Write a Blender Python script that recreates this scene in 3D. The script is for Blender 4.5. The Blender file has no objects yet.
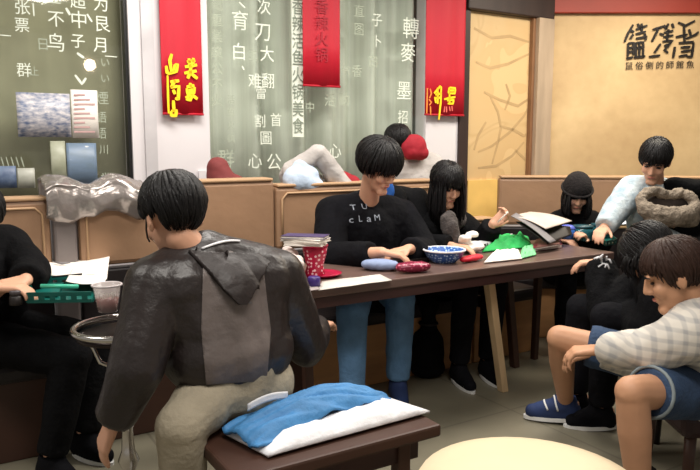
import bpy, bmesh, math, random
from mathutils import Vector, Matrix, Quaternion, noise
V3 = Vector
random.seed(7)
scn = bpy.context.scene
COL = scn.collection
PI = math.pi

# ---------------------------------------------------------------- camera
CAM_H, PITCH, FPX = 1.30, math.radians(7.49), 700.0
cd = bpy.data.cameras.new('camera'); cam = bpy.data.objects.new('camera', cd); COL.objects.link(cam)
cam.location = (0, 0, CAM_H); cam.rotation_euler = (PI / 2 - PITCH, 0, 0)
cd.sensor_fit = 'HORIZONTAL'; cd.sensor_width = 36.0; cd.lens = 36.0 * FPX / 700.0
cd.clip_start = 0.05; cd.clip_end = 60
scn.camera = cam

# ---------------------------------------------------------------- world and lamps
w = bpy.data.worlds.new('world'); scn.world = w; w.use_nodes = True
w.node_tree.nodes['Background'].inputs[0].default_value = (1.0, .93, .84, 1)
w.node_tree.nodes['Background'].inputs[1].default_value = .34
def area(name, loc, size, power, col=(1, .95, .88), rot=(0, 0, 0)):
    l = bpy.data.lights.new(name, 'AREA'); l.shape = 'RECTANGLE'; l.size = size[0]; l.size_y = size[1]
    l.energy = power; l.color = col
    o = bpy.data.objects.new(name, l); COL.objects.link(o); o.location = loc; o.rotation_euler = rot
    return o
area('ceiling_lamp', (-.4, 3.1, 2.66), (1.2, .5), 46)
area('ceiling_lamp', (1.2, 3.7, 2.66), (1.2, .5), 46)
area('ceiling_lamp', (.2, 1.2, 2.66), (1.2, .6), 46)
area('ceiling_lamp', (2.2, 4.6, 2.64), (1.2, .4), 46, (1, .90, .74))
area('ceiling_lamp', (-2.2, 1.8, 2.66), (1.2, .6), 34)
# lamps of the room behind the glass
scn.view_settings.view_transform = 'Standard'; scn.view_settings.look = 'None'
scn.view_settings.exposure = 0.08; scn.view_settings.gamma = 1.0; scn.view_settings.use_curve_mapping = False

# ---------------------------------------------------------------- geometry of the place
def ray(px, py):
    a, b = (px - 350) / FPX, (py - 235) / FPX
    return V3((a, math.cos(PITCH) - b * math.sin(PITCH), -math.sin(PITCH) - b * math.cos(PITCH)))
C0 = V3((0, 0, CAM_H))
def P(px, py, Y):
    d = ray(px, py); return C0 + d * (Y / d.y)
def Pz(px, py, z):
    d = ray(px, py); return C0 + d * ((z - CAM_H) / d.z)
ANG = math.radians(31.55)
U = V3((math.cos(ANG), math.sin(ANG), 0)); V = V3((-math.sin(ANG), math.cos(ANG), 0)); Z = V3((0, 0, 1))
O = V3((-.98, 2.31, 0))
def F(u, v, z=0): return O + U * u + V * v + Z * z
def Pv(px, py, v):
    d = ray(px, py); t = ((O - C0).dot(V) + v) / d.dot(V); return C0 + d * t
def uz(p): return (p - O).dot(U), p.z
GV = 1.5                                                   # the glass front
corner = Pv(546, 100, GV); corner.z = 0
rend = P(700, 100, 5.62); rend.z = 0
RU = (rend - corner).normalized(); RN = V3((RU.y, -RU.x, 0))  # right wall direction and its normal into the room
def Pr(px, py, off=0.0):
    d = ray(px, py); n = RN; t = ((corner + n * off - C0).dot(n)) / d.dot(n); return C0 + d * t

# ---------------------------------------------------------------- materials
def lin(c):
    r = []
    for x in c:
        x /= 255.0
        r.append(x / 12.92 if x <= .04045 else ((x + .055) / 1.055) ** 2.4)
    return tuple(r)
MATS = {}
def M(name, rgb, rough=.6, var=.12, scale=6.0, bump=.0, bscale=40.0, metal=0.0, stretch=(1, 1, 1), rgb2=None, spec=.4, sheen=0.0, coat=0.0):
    if name in MATS: return MATS[name]
    m = bpy.data.materials.new(name); m.use_nodes = True; nt = m.node_tree; N = nt.nodes; L = nt.links
    b = N['Principled BSDF']; c = lin(rgb)
    b.inputs['Roughness'].default_value = rough; b.inputs['Metallic'].default_value = metal
    b.inputs['Specular IOR Level'].default_value = spec
    if sheen: b.inputs['Sheen Weight'].default_value = sheen
    if coat: b.inputs['Coat Weight'].default_value = coat
    tc = N.new('ShaderNodeTexCoord'); mp = N.new('ShaderNodeMapping'); mp.inputs['Scale'].default_value = stretch
    L.new(tc.outputs['Object'], mp.inputs[0])
    nz = N.new('ShaderNodeTexNoise'); nz.inputs['Scale'].default_value = scale; nz.inputs['Detail'].default_value = 5
    L.new(mp.outputs[0], nz.inputs['Vector'])
    rp = N.new('ShaderNodeValToRGB'); rp.color_ramp.elements[0].position = .3; rp.color_ramp.elements[1].position = .7
    c2 = lin(rgb2) if rgb2 else tuple(min(1, x * (1 + var)) for x in c)
    c1 = c if rgb2 else tuple(x * (1 - var) for x in c)
    rp.color_ramp.elements[0].color = (*c1, 1); rp.color_ramp.elements[1].color = (*c2, 1)
    L.new(nz.outputs[0], rp.inputs[0]); L.new(rp.outputs[0], b.inputs['Base Color'])
    if bump:
        n2 = N.new('ShaderNodeTexNoise'); n2.inputs['Scale'].default_value = bscale; n2.inputs['Detail'].default_value = 4
        L.new(mp.outputs[0], n2.inputs['Vector'])
        bp = N.new('ShaderNodeBump'); bp.inputs['Strength'].default_value = bump; bp.inputs['Distance'].default_value = .02
        L.new(n2.outputs[0], bp.inputs['Height']); L.new(bp.outputs[0], b.inputs['Normal'])
    MATS[name] = m; return m
def nodes(name):
    m = bpy.data.materials.new(name); m.use_nodes = True; MATS[name] = m
    return m, m.node_tree.nodes, m.node_tree.links, m.node_tree.nodes['Principled BSDF']

m_skin = M('skin', (206, 156, 128), .55, .06, 12)
m_skin_tan = M('skin_tan', (190, 142, 110), .55, .06, 12)
m_lip = M('lip', (182, 112, 98), .5)
m_hair = M('hair_black', (15, 13, 14), .5, .3, 30, .3, 120, stretch=(1, 1, .2), spec=.25)
m_hair_brown = M('hair_brown', (52, 36, 30), .55, .3, 30, .3, 120, stretch=(1, 1, .2), spec=.2)
m_eye = M('eye_dark', (20, 14, 12), .2)
m_black = M('black_fabric', (12, 12, 14), .9, .25, 14, .3, 60, spec=.12)
m_black2 = M('black_cloth', (15, 15, 19), .9, .3, 9, .35, 30, spec=.12)
m_denim = M('denim_light', (92, 130, 168), .85, .25, 9, .3, 70)
m_denim_d = M('denim_dark', (44, 64, 92), .85, .25, 12, .3, 90)
m_jacket = M('jacket_brown', (35, 28, 27), .42, .22, 7, .35, 22, spec=.5)
m_jpanel = M('jacket_panel', (102, 93, 90), .5, .12, 7, .3, 25)
m_khaki = M('khaki', (160, 150, 130), .85, .12, 8, .25, 50)
m_white = M('white_paint', (215, 210, 212), .5, .03, 3)
m_greyc = M('grey_cloth', (178, 172, 168), .85, .1, 8, .3, 40)
m_bluegrey = M('blue_grey_denim', (138, 160, 174), .8, .22, 16, .35, 40, rgb2=(205, 214, 216))
m_fur = M('grey_fur', (128, 116, 102), .95, .25, 30, .6, 90)
m_red = M('red_cloth', (150, 22, 38), .8, .1, 6, .2, 40)
m_bred = M('banner_red', (188, 22, 44), .55, .06, 2.2, .1, 60, stretch=(8, 8, .3))
m_yellow = M('yellow_paint', (250, 210, 30), .5, .05)
m_fyellow = M('faint_gold_paint', (214, 100, 66), .5, .05)
m_dark = M('dark_wood_frame', (52, 38, 34), .5, .2, 3, stretch=(4, 4, .4))
m_table = M('table_top_wood', (100, 79, 72), .32, .2, 3.0, stretch=(1.2, 9, 9), spec=.5)
m_apron = M('table_edge_wood', (58, 36, 34), .42, .2, 3, stretch=(1, 6, 6))
m_leg = M('pale_wood', (196, 168, 130), .5, .1, 4, stretch=(6, 6, .6))
m_legd = M('dark_leg_wood', (66, 42, 32), .5, .15, 4)
m_bench = M('tan_upholstery', (150, 117, 90), .5, .1, 4, .12, 18)
m_pipe = M('cream_piping', (176, 142, 108), .5, .06)
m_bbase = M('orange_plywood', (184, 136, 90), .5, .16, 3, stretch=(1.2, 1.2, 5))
m_dleather = M('dark_leather', (30, 24, 25), .45, .2, 6, .15, 20)
m_paper = M('white_paper', (236, 230, 222), .7, .03, 5)
m_chrome = M('chrome', (200, 196, 192), .22, .1, 8, metal=1.0)
m_dmetal = M('dark_metal', (58, 50, 48), .35, .2, 10, metal=.8)
m_teal = M('teal_plastic', (14, 92, 84), .35, .2, 10)
m_cream = M('cream_upholstery', (212, 194, 162), .6, .04, 5, .08, 20)
m_chalk = M('chalk_white', (222, 228, 214), .8, .08)
m_chalkf = M('chalk_faint', (166, 174, 156), .8, .08)
m_ink = M('ink_dark', (26, 20, 18), .5)
m_rband = M('red_painted_wood', (148, 50, 36), .5, .12, 3)
m_silver = M('silver_leatherette', (158, 150, 146), .26, .18, 5, .4, 14, metal=.6)
m_grpost = M('grey_post', (120, 112, 110), .35, .12, 6, metal=.3)
m_brownc = M('brown_plastic', (70, 44, 36), .4)
m_green = M('green_cloth', (40, 168, 84), .75, .2, 12, .3, 40)
m_lime = M('pale_green', (120, 200, 140), .7)
m_bluebag = M('blue_plastic', (44, 96, 176), .4, .2, 10)
m_crimson = M('crimson_plastic', (176, 20, 62), .35, .2, 12)
m_maroon = M('maroon_plastic', (116, 22, 50), .45, .3, 14)
m_jblue = M('blue_jacket_cloth', (66, 128, 182), .6, .2, 8, .35, 26)
m_lining = M('white_lining', (228, 228, 232), .6, .05, 8, .3, 26)
m_navy = M('navy_canvas', (34, 50, 90), .8, .2, 12)
m_sole = M('white_rubber', (222, 222, 220), .6)
m_grey = M('grey_plastic', (120, 116, 118), .5)

def m_wallplaster():
    m, N, L, b = nodes('beige_plaster')
    tc = N.new('ShaderNodeTexCoord')
    n1 = N.new('ShaderNodeTexNoise'); n1.inputs['Scale'].default_value = 1.6; n1.inputs['Detail'].default_value = 6; n1.inputs['Distortion'].default_value = .6
    n2 = N.new('ShaderNodeTexNoise'); n2.inputs['Scale'].default_value = 14; n2.inputs['Detail'].default_value = 5
    L.new(tc.outputs['Object'], n1.inputs[0]); L.new(tc.outputs['Object'], n2.inputs[0])
    r = N.new('ShaderNodeValToRGB'); r.color_ramp.elements[0].position = .28; r.color_ramp.elements[1].position = .7
    r.color_ramp.elements[0].color = (*lin((180, 150, 108)), 1); r.color_ramp.elements[1].color = (*lin((212, 184, 138)), 1)
    ad = N.new('ShaderNodeMath'); ad.operation = 'MULTIPLY_ADD'; ad.inputs[1].default_value = .25
    L.new(n2.outputs[0], ad.inputs[0])
    sb = N.new('ShaderNodeMath'); sb.operation = 'MULTIPLY'; sb.inputs[1].default_value = .78
    L.new(n1.outputs[0], sb.inputs[0]); L.new(sb.outputs[0], ad.inputs[2]); L.new(ad.outputs[0], r.inputs[0])
    L.new(r.outputs[0], b.inputs['Base Color']); b.inputs['Roughness'].default_value = .65
    return m
m_plaster = m_wallplaster()

def m_panelmap():
    m, N, L, b = nodes('faded_painted_panel')
    tc = N.new('ShaderNodeTexCoord')
    n1 = N.new('ShaderNodeTexNoise'); n1.inputs['Scale'].default_value = 1.7; n1.inputs['Detail'].default_value = 2; n1.inputs['Distortion'].default_value = 1.2
    L.new(tc.outputs['Object'], n1.inputs[0])
    # thin wandering painted branches: bands where the noise crosses set levels
    m1 = N.new('ShaderNodeMath'); m1.operation = 'MULTIPLY'; m1.inputs[1].default_value = 2.5; L.new(n1.outputs[0], m1.inputs[0])
    fr = N.new('ShaderNodeMath'); fr.operation = 'FRACT'; L.new(m1.outputs[0], fr.inputs[0])
    r = N.new('ShaderNodeValToRGB'); cr = r.color_ramp
    cr.elements[0].position = 0; cr.elements[0].color = (*lin((206, 172, 122)), 1)
    cr.elements[1].position = 1; cr.elements[1].color = (*lin((214, 182, 132)), 1)
    for p, c in ((.40, (206, 176, 128)), (.5, (198, 166, 118)), (.62, (212, 182, 134))):
        e = cr.elements.new(p); e.color = (*lin(c), 1)
    L.new(fr.outputs[0], r.inputs[0]); L.new(r.outputs[0], b.inputs['Base Color']); b.inputs['Roughness'].default_value = .55
    return m
m_panel = m_panelmap()

def m_floorf():
    m, N, L, b = nodes('grey_olive_floor')
    tc = N.new('ShaderNodeTexCoord')
    mp = N.new('ShaderNodeMapping'); mp.inputs['Rotation'].default_value[2] = -ANG; L.new(tc.outputs['Object'], mp.inputs[0])
    br = N.new('ShaderNodeTexBrick'); br.inputs['Scale'].default_value = 1.0; br.offset = 0
    br.inputs['Brick Width'].default_value = .8; br.inputs['Row Height'].default_value = .8; br.inputs['Mortar Size'].default_value = .006
    br.inputs['Color1'].default_value = (*lin((122, 117, 100)), 1); br.inputs['Color2'].default_value = (*lin((118, 112, 96)), 1)
    br.inputs['Mortar'].default_value = (*lin((104, 98, 84)), 1)
    L.new(mp.outputs[0], br.inputs[0])
    n1 = N.new('ShaderNodeTexNoise'); n1.inputs['Scale'].default_value = 3; n1.inputs['Detail'].default_value = 6; L.new(tc.outputs['Object'], n1.inputs[0])
    mx = N.new('ShaderNodeMix'); mx.data_type = 'RGBA'; mx.blend_type = 'OVERLAY'; mx.inputs[0].default_value = .35
    L.new(br.outputs[0], mx.inputs[6]); L.new(n1.outputs[0], mx.inputs[7]); L.new(mx.outputs[2], b.inputs['Base Color'])
    b.inputs['Roughness'].default_value = .38; b.inputs['Specular IOR Level'].default_value = .4
    return m
m_floor = m_floorf()

def m_glassf():
    m = bpy.data.materials.new('window_glass'); m.use_nodes = True; N = m.node_tree.nodes; L = m.node_tree.links
    N.remove(N['Principled BSDF']); out = N['Material Output']
    t = N.new('ShaderNodeBsdfTransparent'); t.inputs[0].default_value = (.97, .98, .97, 1)
    g = N.new('ShaderNodeBsdfGlossy'); g.inputs['Roughness'].default_value = .035
    fr = N.new('ShaderNodeFresnel'); ge = N.new('ShaderNodeNewGeometry'); ma = N.new('ShaderNodeMath'); ma.operation = 'MULTIPLY_ADD'
    ma.inputs[1].default_value = 1 / 1.5 - 1.5; ma.inputs[2].default_value = 1.5       # the pane is thin: entering and leaving reflect alike
    L.new(ge.outputs['Backfacing'], ma.inputs[0]); L.new(ma.outputs[0], fr.inputs['IOR'])
    mx = N.new('ShaderNodeMixShader'); L.new(fr.outputs[0], mx.inputs[0]); L.new(t.outputs[0], mx.inputs[1]); L.new(g.outputs[0], mx.inputs[2])
    L.new(mx.outputs[0], out.inputs[0]); return m
m_glass = m_glassf()
def m_clearf(name, col, op):
    m, N, L, b = nodes(name); b.inputs['Base Color'].default_value = (*lin(col), 1); b.inputs['Roughness'].default_value = .12
    b.inputs['Alpha'].default_value = op; return m
m_clear = m_clearf('clear_plastic', (225, 215, 212), .38)
m_tealglass = m_clearf('teal_glass', (50, 110, 120), .62)

def m_dots(name, base, dot, scale):
    m, N, L, b = nodes(name); tc = N.new('ShaderNodeTexCoord'); vo = N.new('ShaderNodeTexVoronoi'); vo.inputs['Scale'].default_value = scale
    vo.inputs['Randomness'].default_value = .55
    L.new(tc.outputs['Object'], vo.inputs[0]); r = N.new('ShaderNodeValToRGB'); r.color_ramp.interpolation = 'CONSTANT'
    r.color_ramp.elements[0].color = (*lin(dot), 1); r.color_ramp.elements[1].position = .34; r.color_ramp.elements[1].color = (*lin(base), 1)
    L.new(vo.outputs['Distance'], r.inputs[0]); L.new(r.outputs[0], b.inputs['Base Color']); b.inputs['Roughness'].default_value = .3
    return m
m_reddots = m_dots('crimson_dotted', (178, 16, 60), (238, 200, 204), 62)
m_bluedots = m_dots('blue_patterned', (44, 88, 158), (176, 204, 232), 70)
m_mardots = m_dots('maroon_patterned', (120, 20, 52), (196, 96, 120), 60)

def m_plaidf():
    m, N, L, b = nodes('grey_plaid'); tc = N.new('ShaderNodeTexCoord')
    cur = None; base = (198, 192, 180)
    fac = []
    for ax, sc, off in (('X', 1, 0), ('Z', 1, 0)):
        wv = N.new('ShaderNodeTexWave'); wv.bands_direction = ax; wv.inputs['Scale'].default_value = 8.5; wv.inputs['Distortion'].default_value = 1.2; wv.inputs['Detail'].default_value = 2
        L.new(tc.outputs['Object'], wv.inputs[0]); r = N.new('ShaderNodeValToRGB'); r.color_ramp.elements[0].position = .55; r.color_ramp.elements[1].position = .85
        L.new(wv.outputs[0], r.inputs[0]); fac.append(r)
    ad = N.new('ShaderNodeMath'); ad.operation = 'ADD'; L.new(fac[0].outputs[0], ad.inputs[0]); L.new(fac[1].outputs[0], ad.inputs[1])
    ml = N.new('ShaderNodeMath'); ml.operation = 'MULTIPLY'; ml.inputs[1].default_value = .5; L.new(ad.outputs[0], ml.inputs[0])
    r = N.new('ShaderNodeValToRGB'); r.color_ramp.elements[0].color = (*lin((204, 198, 188)), 1); r.color_ramp.elements[1].color = (*lin((158, 157, 156)), 1)
    L.new(ml.outputs[0], r.inputs[0]); L.new(r.outputs[0], b.inputs['Base Color']); b.inputs['Roughness'].default_value = .85
    return m
m_plaid = m_plaidf()

def m_poster(name, cols, scale, sx=1.0, sz=1.0):
    m, N, L, b = nodes(name); tc = N.new('ShaderNodeTexCoord'); mp = N.new('ShaderNodeMapping'); mp.inputs['Scale'].default_value = (sx, sx, sz)
    L.new(tc.outputs['Object'], mp.inputs[0]); nz = N.new('ShaderNodeTexNoise'); nz.inputs['Scale'].default_value = scale; nz.inputs['Detail'].default_value = 6
    L.new(mp.outputs[0], nz.inputs[0]); r = N.new('ShaderNodeValToRGB'); cr = r.color_ramp
    n = len(cols)
    for i, c in enumerate(cols):
        p = .3 + .4 * i / (n - 1)
        e = cr.elements[i] if i < 2 and n == 2 else (cr.elements[0] if i == 0 else (cr.elements[1] if i == n - 1 else cr.elements.new(p)))
        e.position = p; e.color = (*lin(c), 1)
    L.new(nz.outputs[0], r.inputs[0]); L.new(r.outputs[0], b.inputs['Base Color']); b.inputs['Roughness'].default_value = .4
    return m

def emis(name, col, s):
    m, N, L, b = nodes(name); b.inputs['Base Color'].default_value = (*lin(col), 1)
    b.inputs['Emission Color'].default_value = (*lin(col), 1); b.inputs['Emission Strength'].default_value = s; return m

# ---------------------------------------------------------------- mesh helpers
def basis(z):
    z = z.normalized(); x = z.cross(V3((0, 0, 1)))
    if x.length < 1e-4: x = V3((1, 0, 0))
    x.normalize(); return x, z.cross(x).normalized() * -1, z
class MB:
    def __init__(s): s.v = []; s.f = []; s.s = []
    def add(s, vs, fs, smooth=True):
        n = len(s.v); s.v += [V3(q) for q in vs]; s.f += [tuple(i + n for i in f) for f in fs]; s.s += [smooth] * len(fs)
    def rings(s, rings, cap=True, smooth=True, closed=False):
        n = len(rings[0]); vs = [p for r in rings for p in r]; fs = []
        m = len(rings)
        for i in range(m if closed else m - 1):
            for j in range(n):
                a = i * n + j; b = i * n + (j + 1) % n; c = ((i + 1) % m) * n + (j + 1) % n; d = ((i + 1) % m) * n + j
                fs.append((a, d, c, b))
        if cap and not closed:
            fs.append(tuple(range(n))); fs.append(tuple(reversed(range((m - 1) * n, m * n))))
        s.add(vs, fs, smooth)
    def capsule(s, p0, p1, r0, r1=None, n=14):
        p0 = V3(p0); p1 = V3(p1); r1 = r0 if r1 is None else r1
        d = p1 - p0
        if d.length < 1e-5: return s.ell(p0, (r0,) * 3)
        x, y, z = basis(d); R = []
        k = 5
        for i in range(1, k + 1):
            a = -PI / 2 + PI / 2 * i / k
            R.append((p0 + z * (math.sin(a) * r0), math.cos(a) * r0))
        for i in range(0, k):
            a = PI / 2 * i / k
            R.append((p1 + z * (math.sin(a) * r1), math.cos(a) * r1))
        s.rings([[c + (x * math.cos(t) + y * math.sin(t)) * r for t in [2 * PI * j / n for j in range(n)]] for c, r in R])
    def frust(s, p0, p1, r0, r1, n=16, smooth=True):
        p0 = V3(p0); p1 = V3(p1); x, y, z = basis(p1 - p0)
        s.rings([[c + (x * math.cos(t) + y * math.sin(t)) * r for t in [2 * PI * j / n for j in range(n)]] for c, r in ((p0, r0), (p1, r1))], smooth=smooth)
    def ell(s, c, r, R=None, nu=18, nv=11):
        c = V3(c); rg = []
        for i in range(1, nv):
            a = -PI / 2 + PI * i / nv
            ring = []
            for j in range(nu):
                t = 2 * PI * j / nu
                q = V3((r[0] * math.cos(a) * math.cos(t), r[1] * math.cos(a) * math.sin(t), r[2] * math.sin(a)))
                ring.append(c + (R @ q if R else q))
            rg.append(ring)
        s.rings(rg)
    def tube(s, pts, rad, n=8, closed=False, flat=1.0, up=None):
        pts = [V3(p) for p in pts]; rg = []; m = len(pts)
        if not hasattr(rad, '__len__'): rad = [rad] * m
        px = None
        for i, p in enumerate(pts):
            if closed: d = pts[(i + 1) % m] - pts[i - 1]
            else: d = pts[min(i + 1, m - 1)] - pts[max(i - 1, 0)]
            d.normalize()
            if px is None:
                ref = up if up is not None else (V3((0, 0, 1)) if abs(d.z) < .9 else V3((1, 0, 0)))
                x = d.cross(ref).normalized()
            else:
                x = (px - d * px.dot(d)).normalized()
            px = x; y = d.cross(x)
            rg.append([p + x * (math.cos(2 * PI * j / n) * rad[i]) + y * (math.sin(2 * PI * j / n) * rad[i] * flat) for j in range(n)])
        s.rings(rg, closed=closed)
    def box(s, c, size, R=None, smooth=False):
        c = V3(c); h = [q / 2 for q in size]
        vs = [V3((sx * h[0], sy * h[1], sz * h[2])) for sz in (-1, 1) for sy in (-1, 1) for sx in (-1, 1)]
        vs = [c + (R @ q if R else q) for q in vs]
        s.add(vs, [(0, 2, 3, 1), (4, 5, 7, 6), (0, 1, 5, 4), (2, 6, 7, 3), (0, 4, 6, 2), (1, 3, 7, 5)], smooth)
    def lathe(s, prof, c, n=24, axis=None):
        c = V3(c); s.rings([[c + V3((r * math.cos(2 * PI * j / n), r * math.sin(2 * PI * j / n), z)) for j in range(n)] for r, z in prof])
    def prism(s, pts, ext, smooth=False):
        n = len(pts); a = [V3(p) for p in pts]; b = [p + ext for p in a]
        fs = [tuple(range(n)), tuple(reversed(range(n, 2 * n)))] + [(i, i + n, (i + 1) % n + n, (i + 1) % n) for i in range(n)]
        s.add(a + b, fs, smooth)
    def ribbon(s, pts, wid, nrm, th=.004):
        """a brush stroke lying on a plane with normal nrm"""
        pts = [V3(p) for p in pts]; m = len(pts); L = []; R = []
        for i, p in enumerate(pts):
            d = (pts[min(i + 1, m - 1)] - pts[max(i - 1, 0)]).normalized(); sd = d.cross(nrm).normalized()
            ww = wid * (.62 + .38 * math.sin(PI * (i + .6) / (m + .2))) * .5 if m > 1 else wid * .5
            L.append(p + sd * ww); R.append(p - sd * ww)
        ol = L + R[::-1]
        # quads front and sides
        vs = []; fs = []
        for a, b in zip(L, R): vs += [a + nrm * th, b + nrm * th, a, b]
        for i in range(m - 1):
            k = 4 * i; q = 4 * (i + 1)
            fs += [(k, k + 1, q + 1, q), (k, q, q + 2, k + 2), (k + 1, k + 3, q + 3, q + 1)]
        fs += [(0, 2, 3, 1), (4 * m - 4, 4 * m - 3, 4 * m - 1, 4 * m - 2)]
        s.add(vs, fs, False)
    def grid(s, fn, nu, nv, smooth=True, close=True, th=.003):
        """sheet of points fn(a,b), given a thickness along its own normals"""
        pts = [[V3(fn(i / nu, j / nv)) for j in range(nv + 1)] for i in range(nu + 1)]
        top = []; bot = []
        for i in range(nu + 1):
            for j in range(nv + 1):
                a = pts[min(i + 1, nu)][j] - pts[max(i - 1, 0)][j]; b = pts[i][min(j + 1, nv)] - pts[i][max(j - 1, 0)]
                n = a.cross(b); n = n.normalized() if n.length > 1e-9 else V3((0, 0, 1))
                top.append(pts[i][j] + n * th / 2); bot.append(pts[i][j] - n * th / 2)
        W = nv + 1; K = len(top); fs = []
        for i in range(nu):
            for j in range(nv):
                a, b, c, d = i * W + j, (i + 1) * W + j, (i + 1) * W + j + 1, i * W + j + 1
                fs.append((a, b, c, d)); fs.append((d + K, c + K, b + K, a + K))
        for j in range(nv):
            fs.append((j, j + 1, j + 1 + K, j + K)); e = nu * W; fs.append((e + j + 1, e + j, e + j + K, e + j + 1 + K))
        for i in range(nu):
            fs.append(((i + 1) * W, i * W, i * W + K, (i + 1) * W + K)); e = nv; fs.append((i * W + e, (i + 1) * W + e, (i + 1) * W + e + K, i * W + e + K))
        s.add(top + bot, fs, smooth)
    def mesh(s, name):
        me = bpy.data.meshes.new(name); me.from_pydata([tuple(q) for q in s.v], [], s.f)
        me.polygons.foreach_set('use_smooth', s.s); me.update(); return me
    def build(s, name, mat, parent=None, local=False, bevel=0, kind=None, fix=True, sub=0):
        me = s.mesh(name)
        if fix:
            bm = bmesh.new(); bm.from_mesh(me); bmesh.ops.recalc_face_normals(bm, faces=bm.faces); bm.to_mesh(me); bm.free()
        return link(name, me, mat, parent, local, bevel, kind, sub)
def wloc(o):
    return o.matrix_world if False else (wmat(o))
def wmat(o):
    m = Matrix.LocRotScale(o.location, o.rotation_euler, o.scale)
    return (wmat(o.parent) @ m) if o.parent else m
def link(name, me, mat, parent=None, local=False, bevel=0, kind=None, sub=0):
    if parent is not None and not local:
        me.transform(wmat(parent).inverted())
    o = bpy.data.objects.new(name, me); COL.objects.link(o)
    if mat: me.materials.append(mat)
    if parent is not None: o.parent = parent
    if kind: o['kind'] = kind
    if bevel:
        b = o.modifiers.new('bevel', 'BEVEL'); b.width = bevel; b.segments = 2; b.limit_method = 'ANGLE'; b.angle_limit = .6
    if sub:
        b = o.modifiers.new('sub', 'SUBSURF'); b.levels = sub; b.render_levels = sub
    return o
def thing(name, label, cat, loc, rz=0.0, group=None):
    o = bpy.data.objects.new(name, None); COL.objects.link(o); o.location = loc; o.rotation_euler = (0, 0, rz)
    o.empty_display_size = .1; o['label'] = label; o['category'] = cat
    if group: o['group'] = group
    return o
def tag(o, label, cat, group=None):
    o['label'] = label; o['category'] = cat
    if group: o['group'] = group
    return o
def recenter(o):
    """origin of a single-mesh thing at its base"""
    me = o.data; xs = [v.co for v in me.vertices]
    c = V3(((min(p.x for p in xs) + max(p.x for p in xs)) / 2, (min(p.y for p in xs) + max(p.y for p in xs)) / 2, min(p.z for p in xs)))
    me.transform(Matrix.Translation(-c)); o.location = o.location + c; return o
def fuse(mb, name, voxel, smooth=4, wrinkle=None, clip=None):
    """one closed skin around all the shapes gathered in mb"""
    me = mb.mesh(name + '_raw'); o = bpy.data.objects.new('tmp', me); COL.objects.link(o)
    r = o.modifiers.new('r', 'REMESH'); r.mode = 'VOXEL'; r.voxel_size = voxel; r.use_smooth_shade = True
    if smooth:
        q = o.modifiers.new('s', 'SMOOTH'); q.factor = .5; q.iterations = smooth
    dg = bpy.context.evaluated_depsgraph_get(); ev = o.evaluated_get(dg)
    out = bpy.data.meshes.new_from_object(ev); out.name = name
    bpy.data.objects.remove(o); bpy.data.meshes.remove(me)
    if wrinkle:
        amp, sc, st = wrinkle
        bm = bmesh.new(); bm.from_mesh(out); bm.normal_update()
        nrm = [v.normal.copy() for v in bm.verts]
        for v, n in zip(bm.verts, nrm):
            q = V3((v.co.x * sc, v.co.y * sc, v.co.z * sc * st))
            d = 1 - 2 * abs(noise.noise(q)); d2 = noise.noise(q * 2.3 + V3((5, 3, 1)))
            v.co += n * amp * (d * .7 + d2 * .4)
        bm.to_mesh(out); bm.free()
    if clip:
        bm = bmesh.new(); bm.from_mesh(out)
        for co, no in clip:
            bmesh.ops.bisect_plane(bm, geom=bm.verts[:] + bm.edges[:] + bm.faces[:], plane_co=co, plane_no=no, clear_outer=True)
        bm.to_mesh(out); bm.free()
    out.polygons.foreach_set('use_smooth', [True] * len(out.polygons)); out.update()
    return out
def text_mesh(mb, body, origin, size, xdir, ydir, nrm, wide=1.0, th=.002, center=True, bold=0.0):
    c = bpy.data.curves.new('t', 'FONT'); c.body = body; c.size = 1.0; c.align_x = 'CENTER' if center else 'LEFT'; c.align_y = 'CENTER' if center else 'TOP_BASELINE'
    c.offset = bold; c.resolution_u = 2
    o = bpy.data.objects.new('t', c); COL.objects.link(o)
    dg = bpy.context.evaluated_depsgraph_get(); me = bpy.data.meshes.new_from_object(o.evaluated_get(dg))
    vs = [origin + xdir * (v.co.x * size * wide) + ydir * (v.co.y * size) + nrm * th for v in me.vertices]
    mb.add(vs, [tuple(p.vertices) for p in me.polygons], False)
    bpy.data.objects.remove(o); bpy.data.curves.remove(c); bpy.data.meshes.remove(me)

def strokes(mb, L, org, sc, wpx, proj, nrm, th=.004):
    for st in L:
        pts = []
        for i in range(len(st) - 1):
            a, b = st[i], st[i + 1]; k = 3
            for j in range(k): pts.append((a[0] + (b[0] - a[0]) * j / k, a[1] + (b[1] - a[1]) * j / k))
        pts.append(st[-1])
        mb.ribbon([proj(org[0] + x / sc, org[1] + y / sc) for x, y in pts], wpx, nrm, th)
# ---------------------------------------------------------------- setting
def quad(name, pts, mat, th=None, kind='structure'):
    mb = MB(); mb.prism(pts, th if th else V3((0, 0, -.02))); return mb.build(name, mat, kind=kind)
floor = quad('floor', [V3((-4.5, -1, 0)), V3((6.5, -1, 0)), V3((6.5, 8.2, 0)), V3((-4.5, 8.2, 0))], m_floor, V3((0, 0, -.05)))
m_ceil = M('ceiling_paint', (120, 112, 104), .8)
quad('ceiling', [V3((-4.5, -1, 2.7)), V3((6.5, -1, 2.7)), V3((6.5, 8.2, 2.7)), V3((-4.5, 8.2, 2.7))], m_ceil, V3((0, 0, .05)))

def vplane(name, px0, px1, z0, z1, v, mat, depth=.06, kind='structure', parent=None, bevel=0, u0=None, u1=None):
    """slab standing parallel to the glass front between two columns of view"""
    a = uz(Pv(px0, 100, v))[0] if u0 is None else u0; b = uz(Pv(px1, 100, v))[0] if u1 is None else u1
    mb = MB(); mb.prism([F(a, v, z0), F(b, v, z0), F(b, v, z1), F(a, v, z1)], V * depth)
    return mb.build(name, mat, parent, kind=kind, bevel=bevel)
uc = uz(corner)[0]
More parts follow.
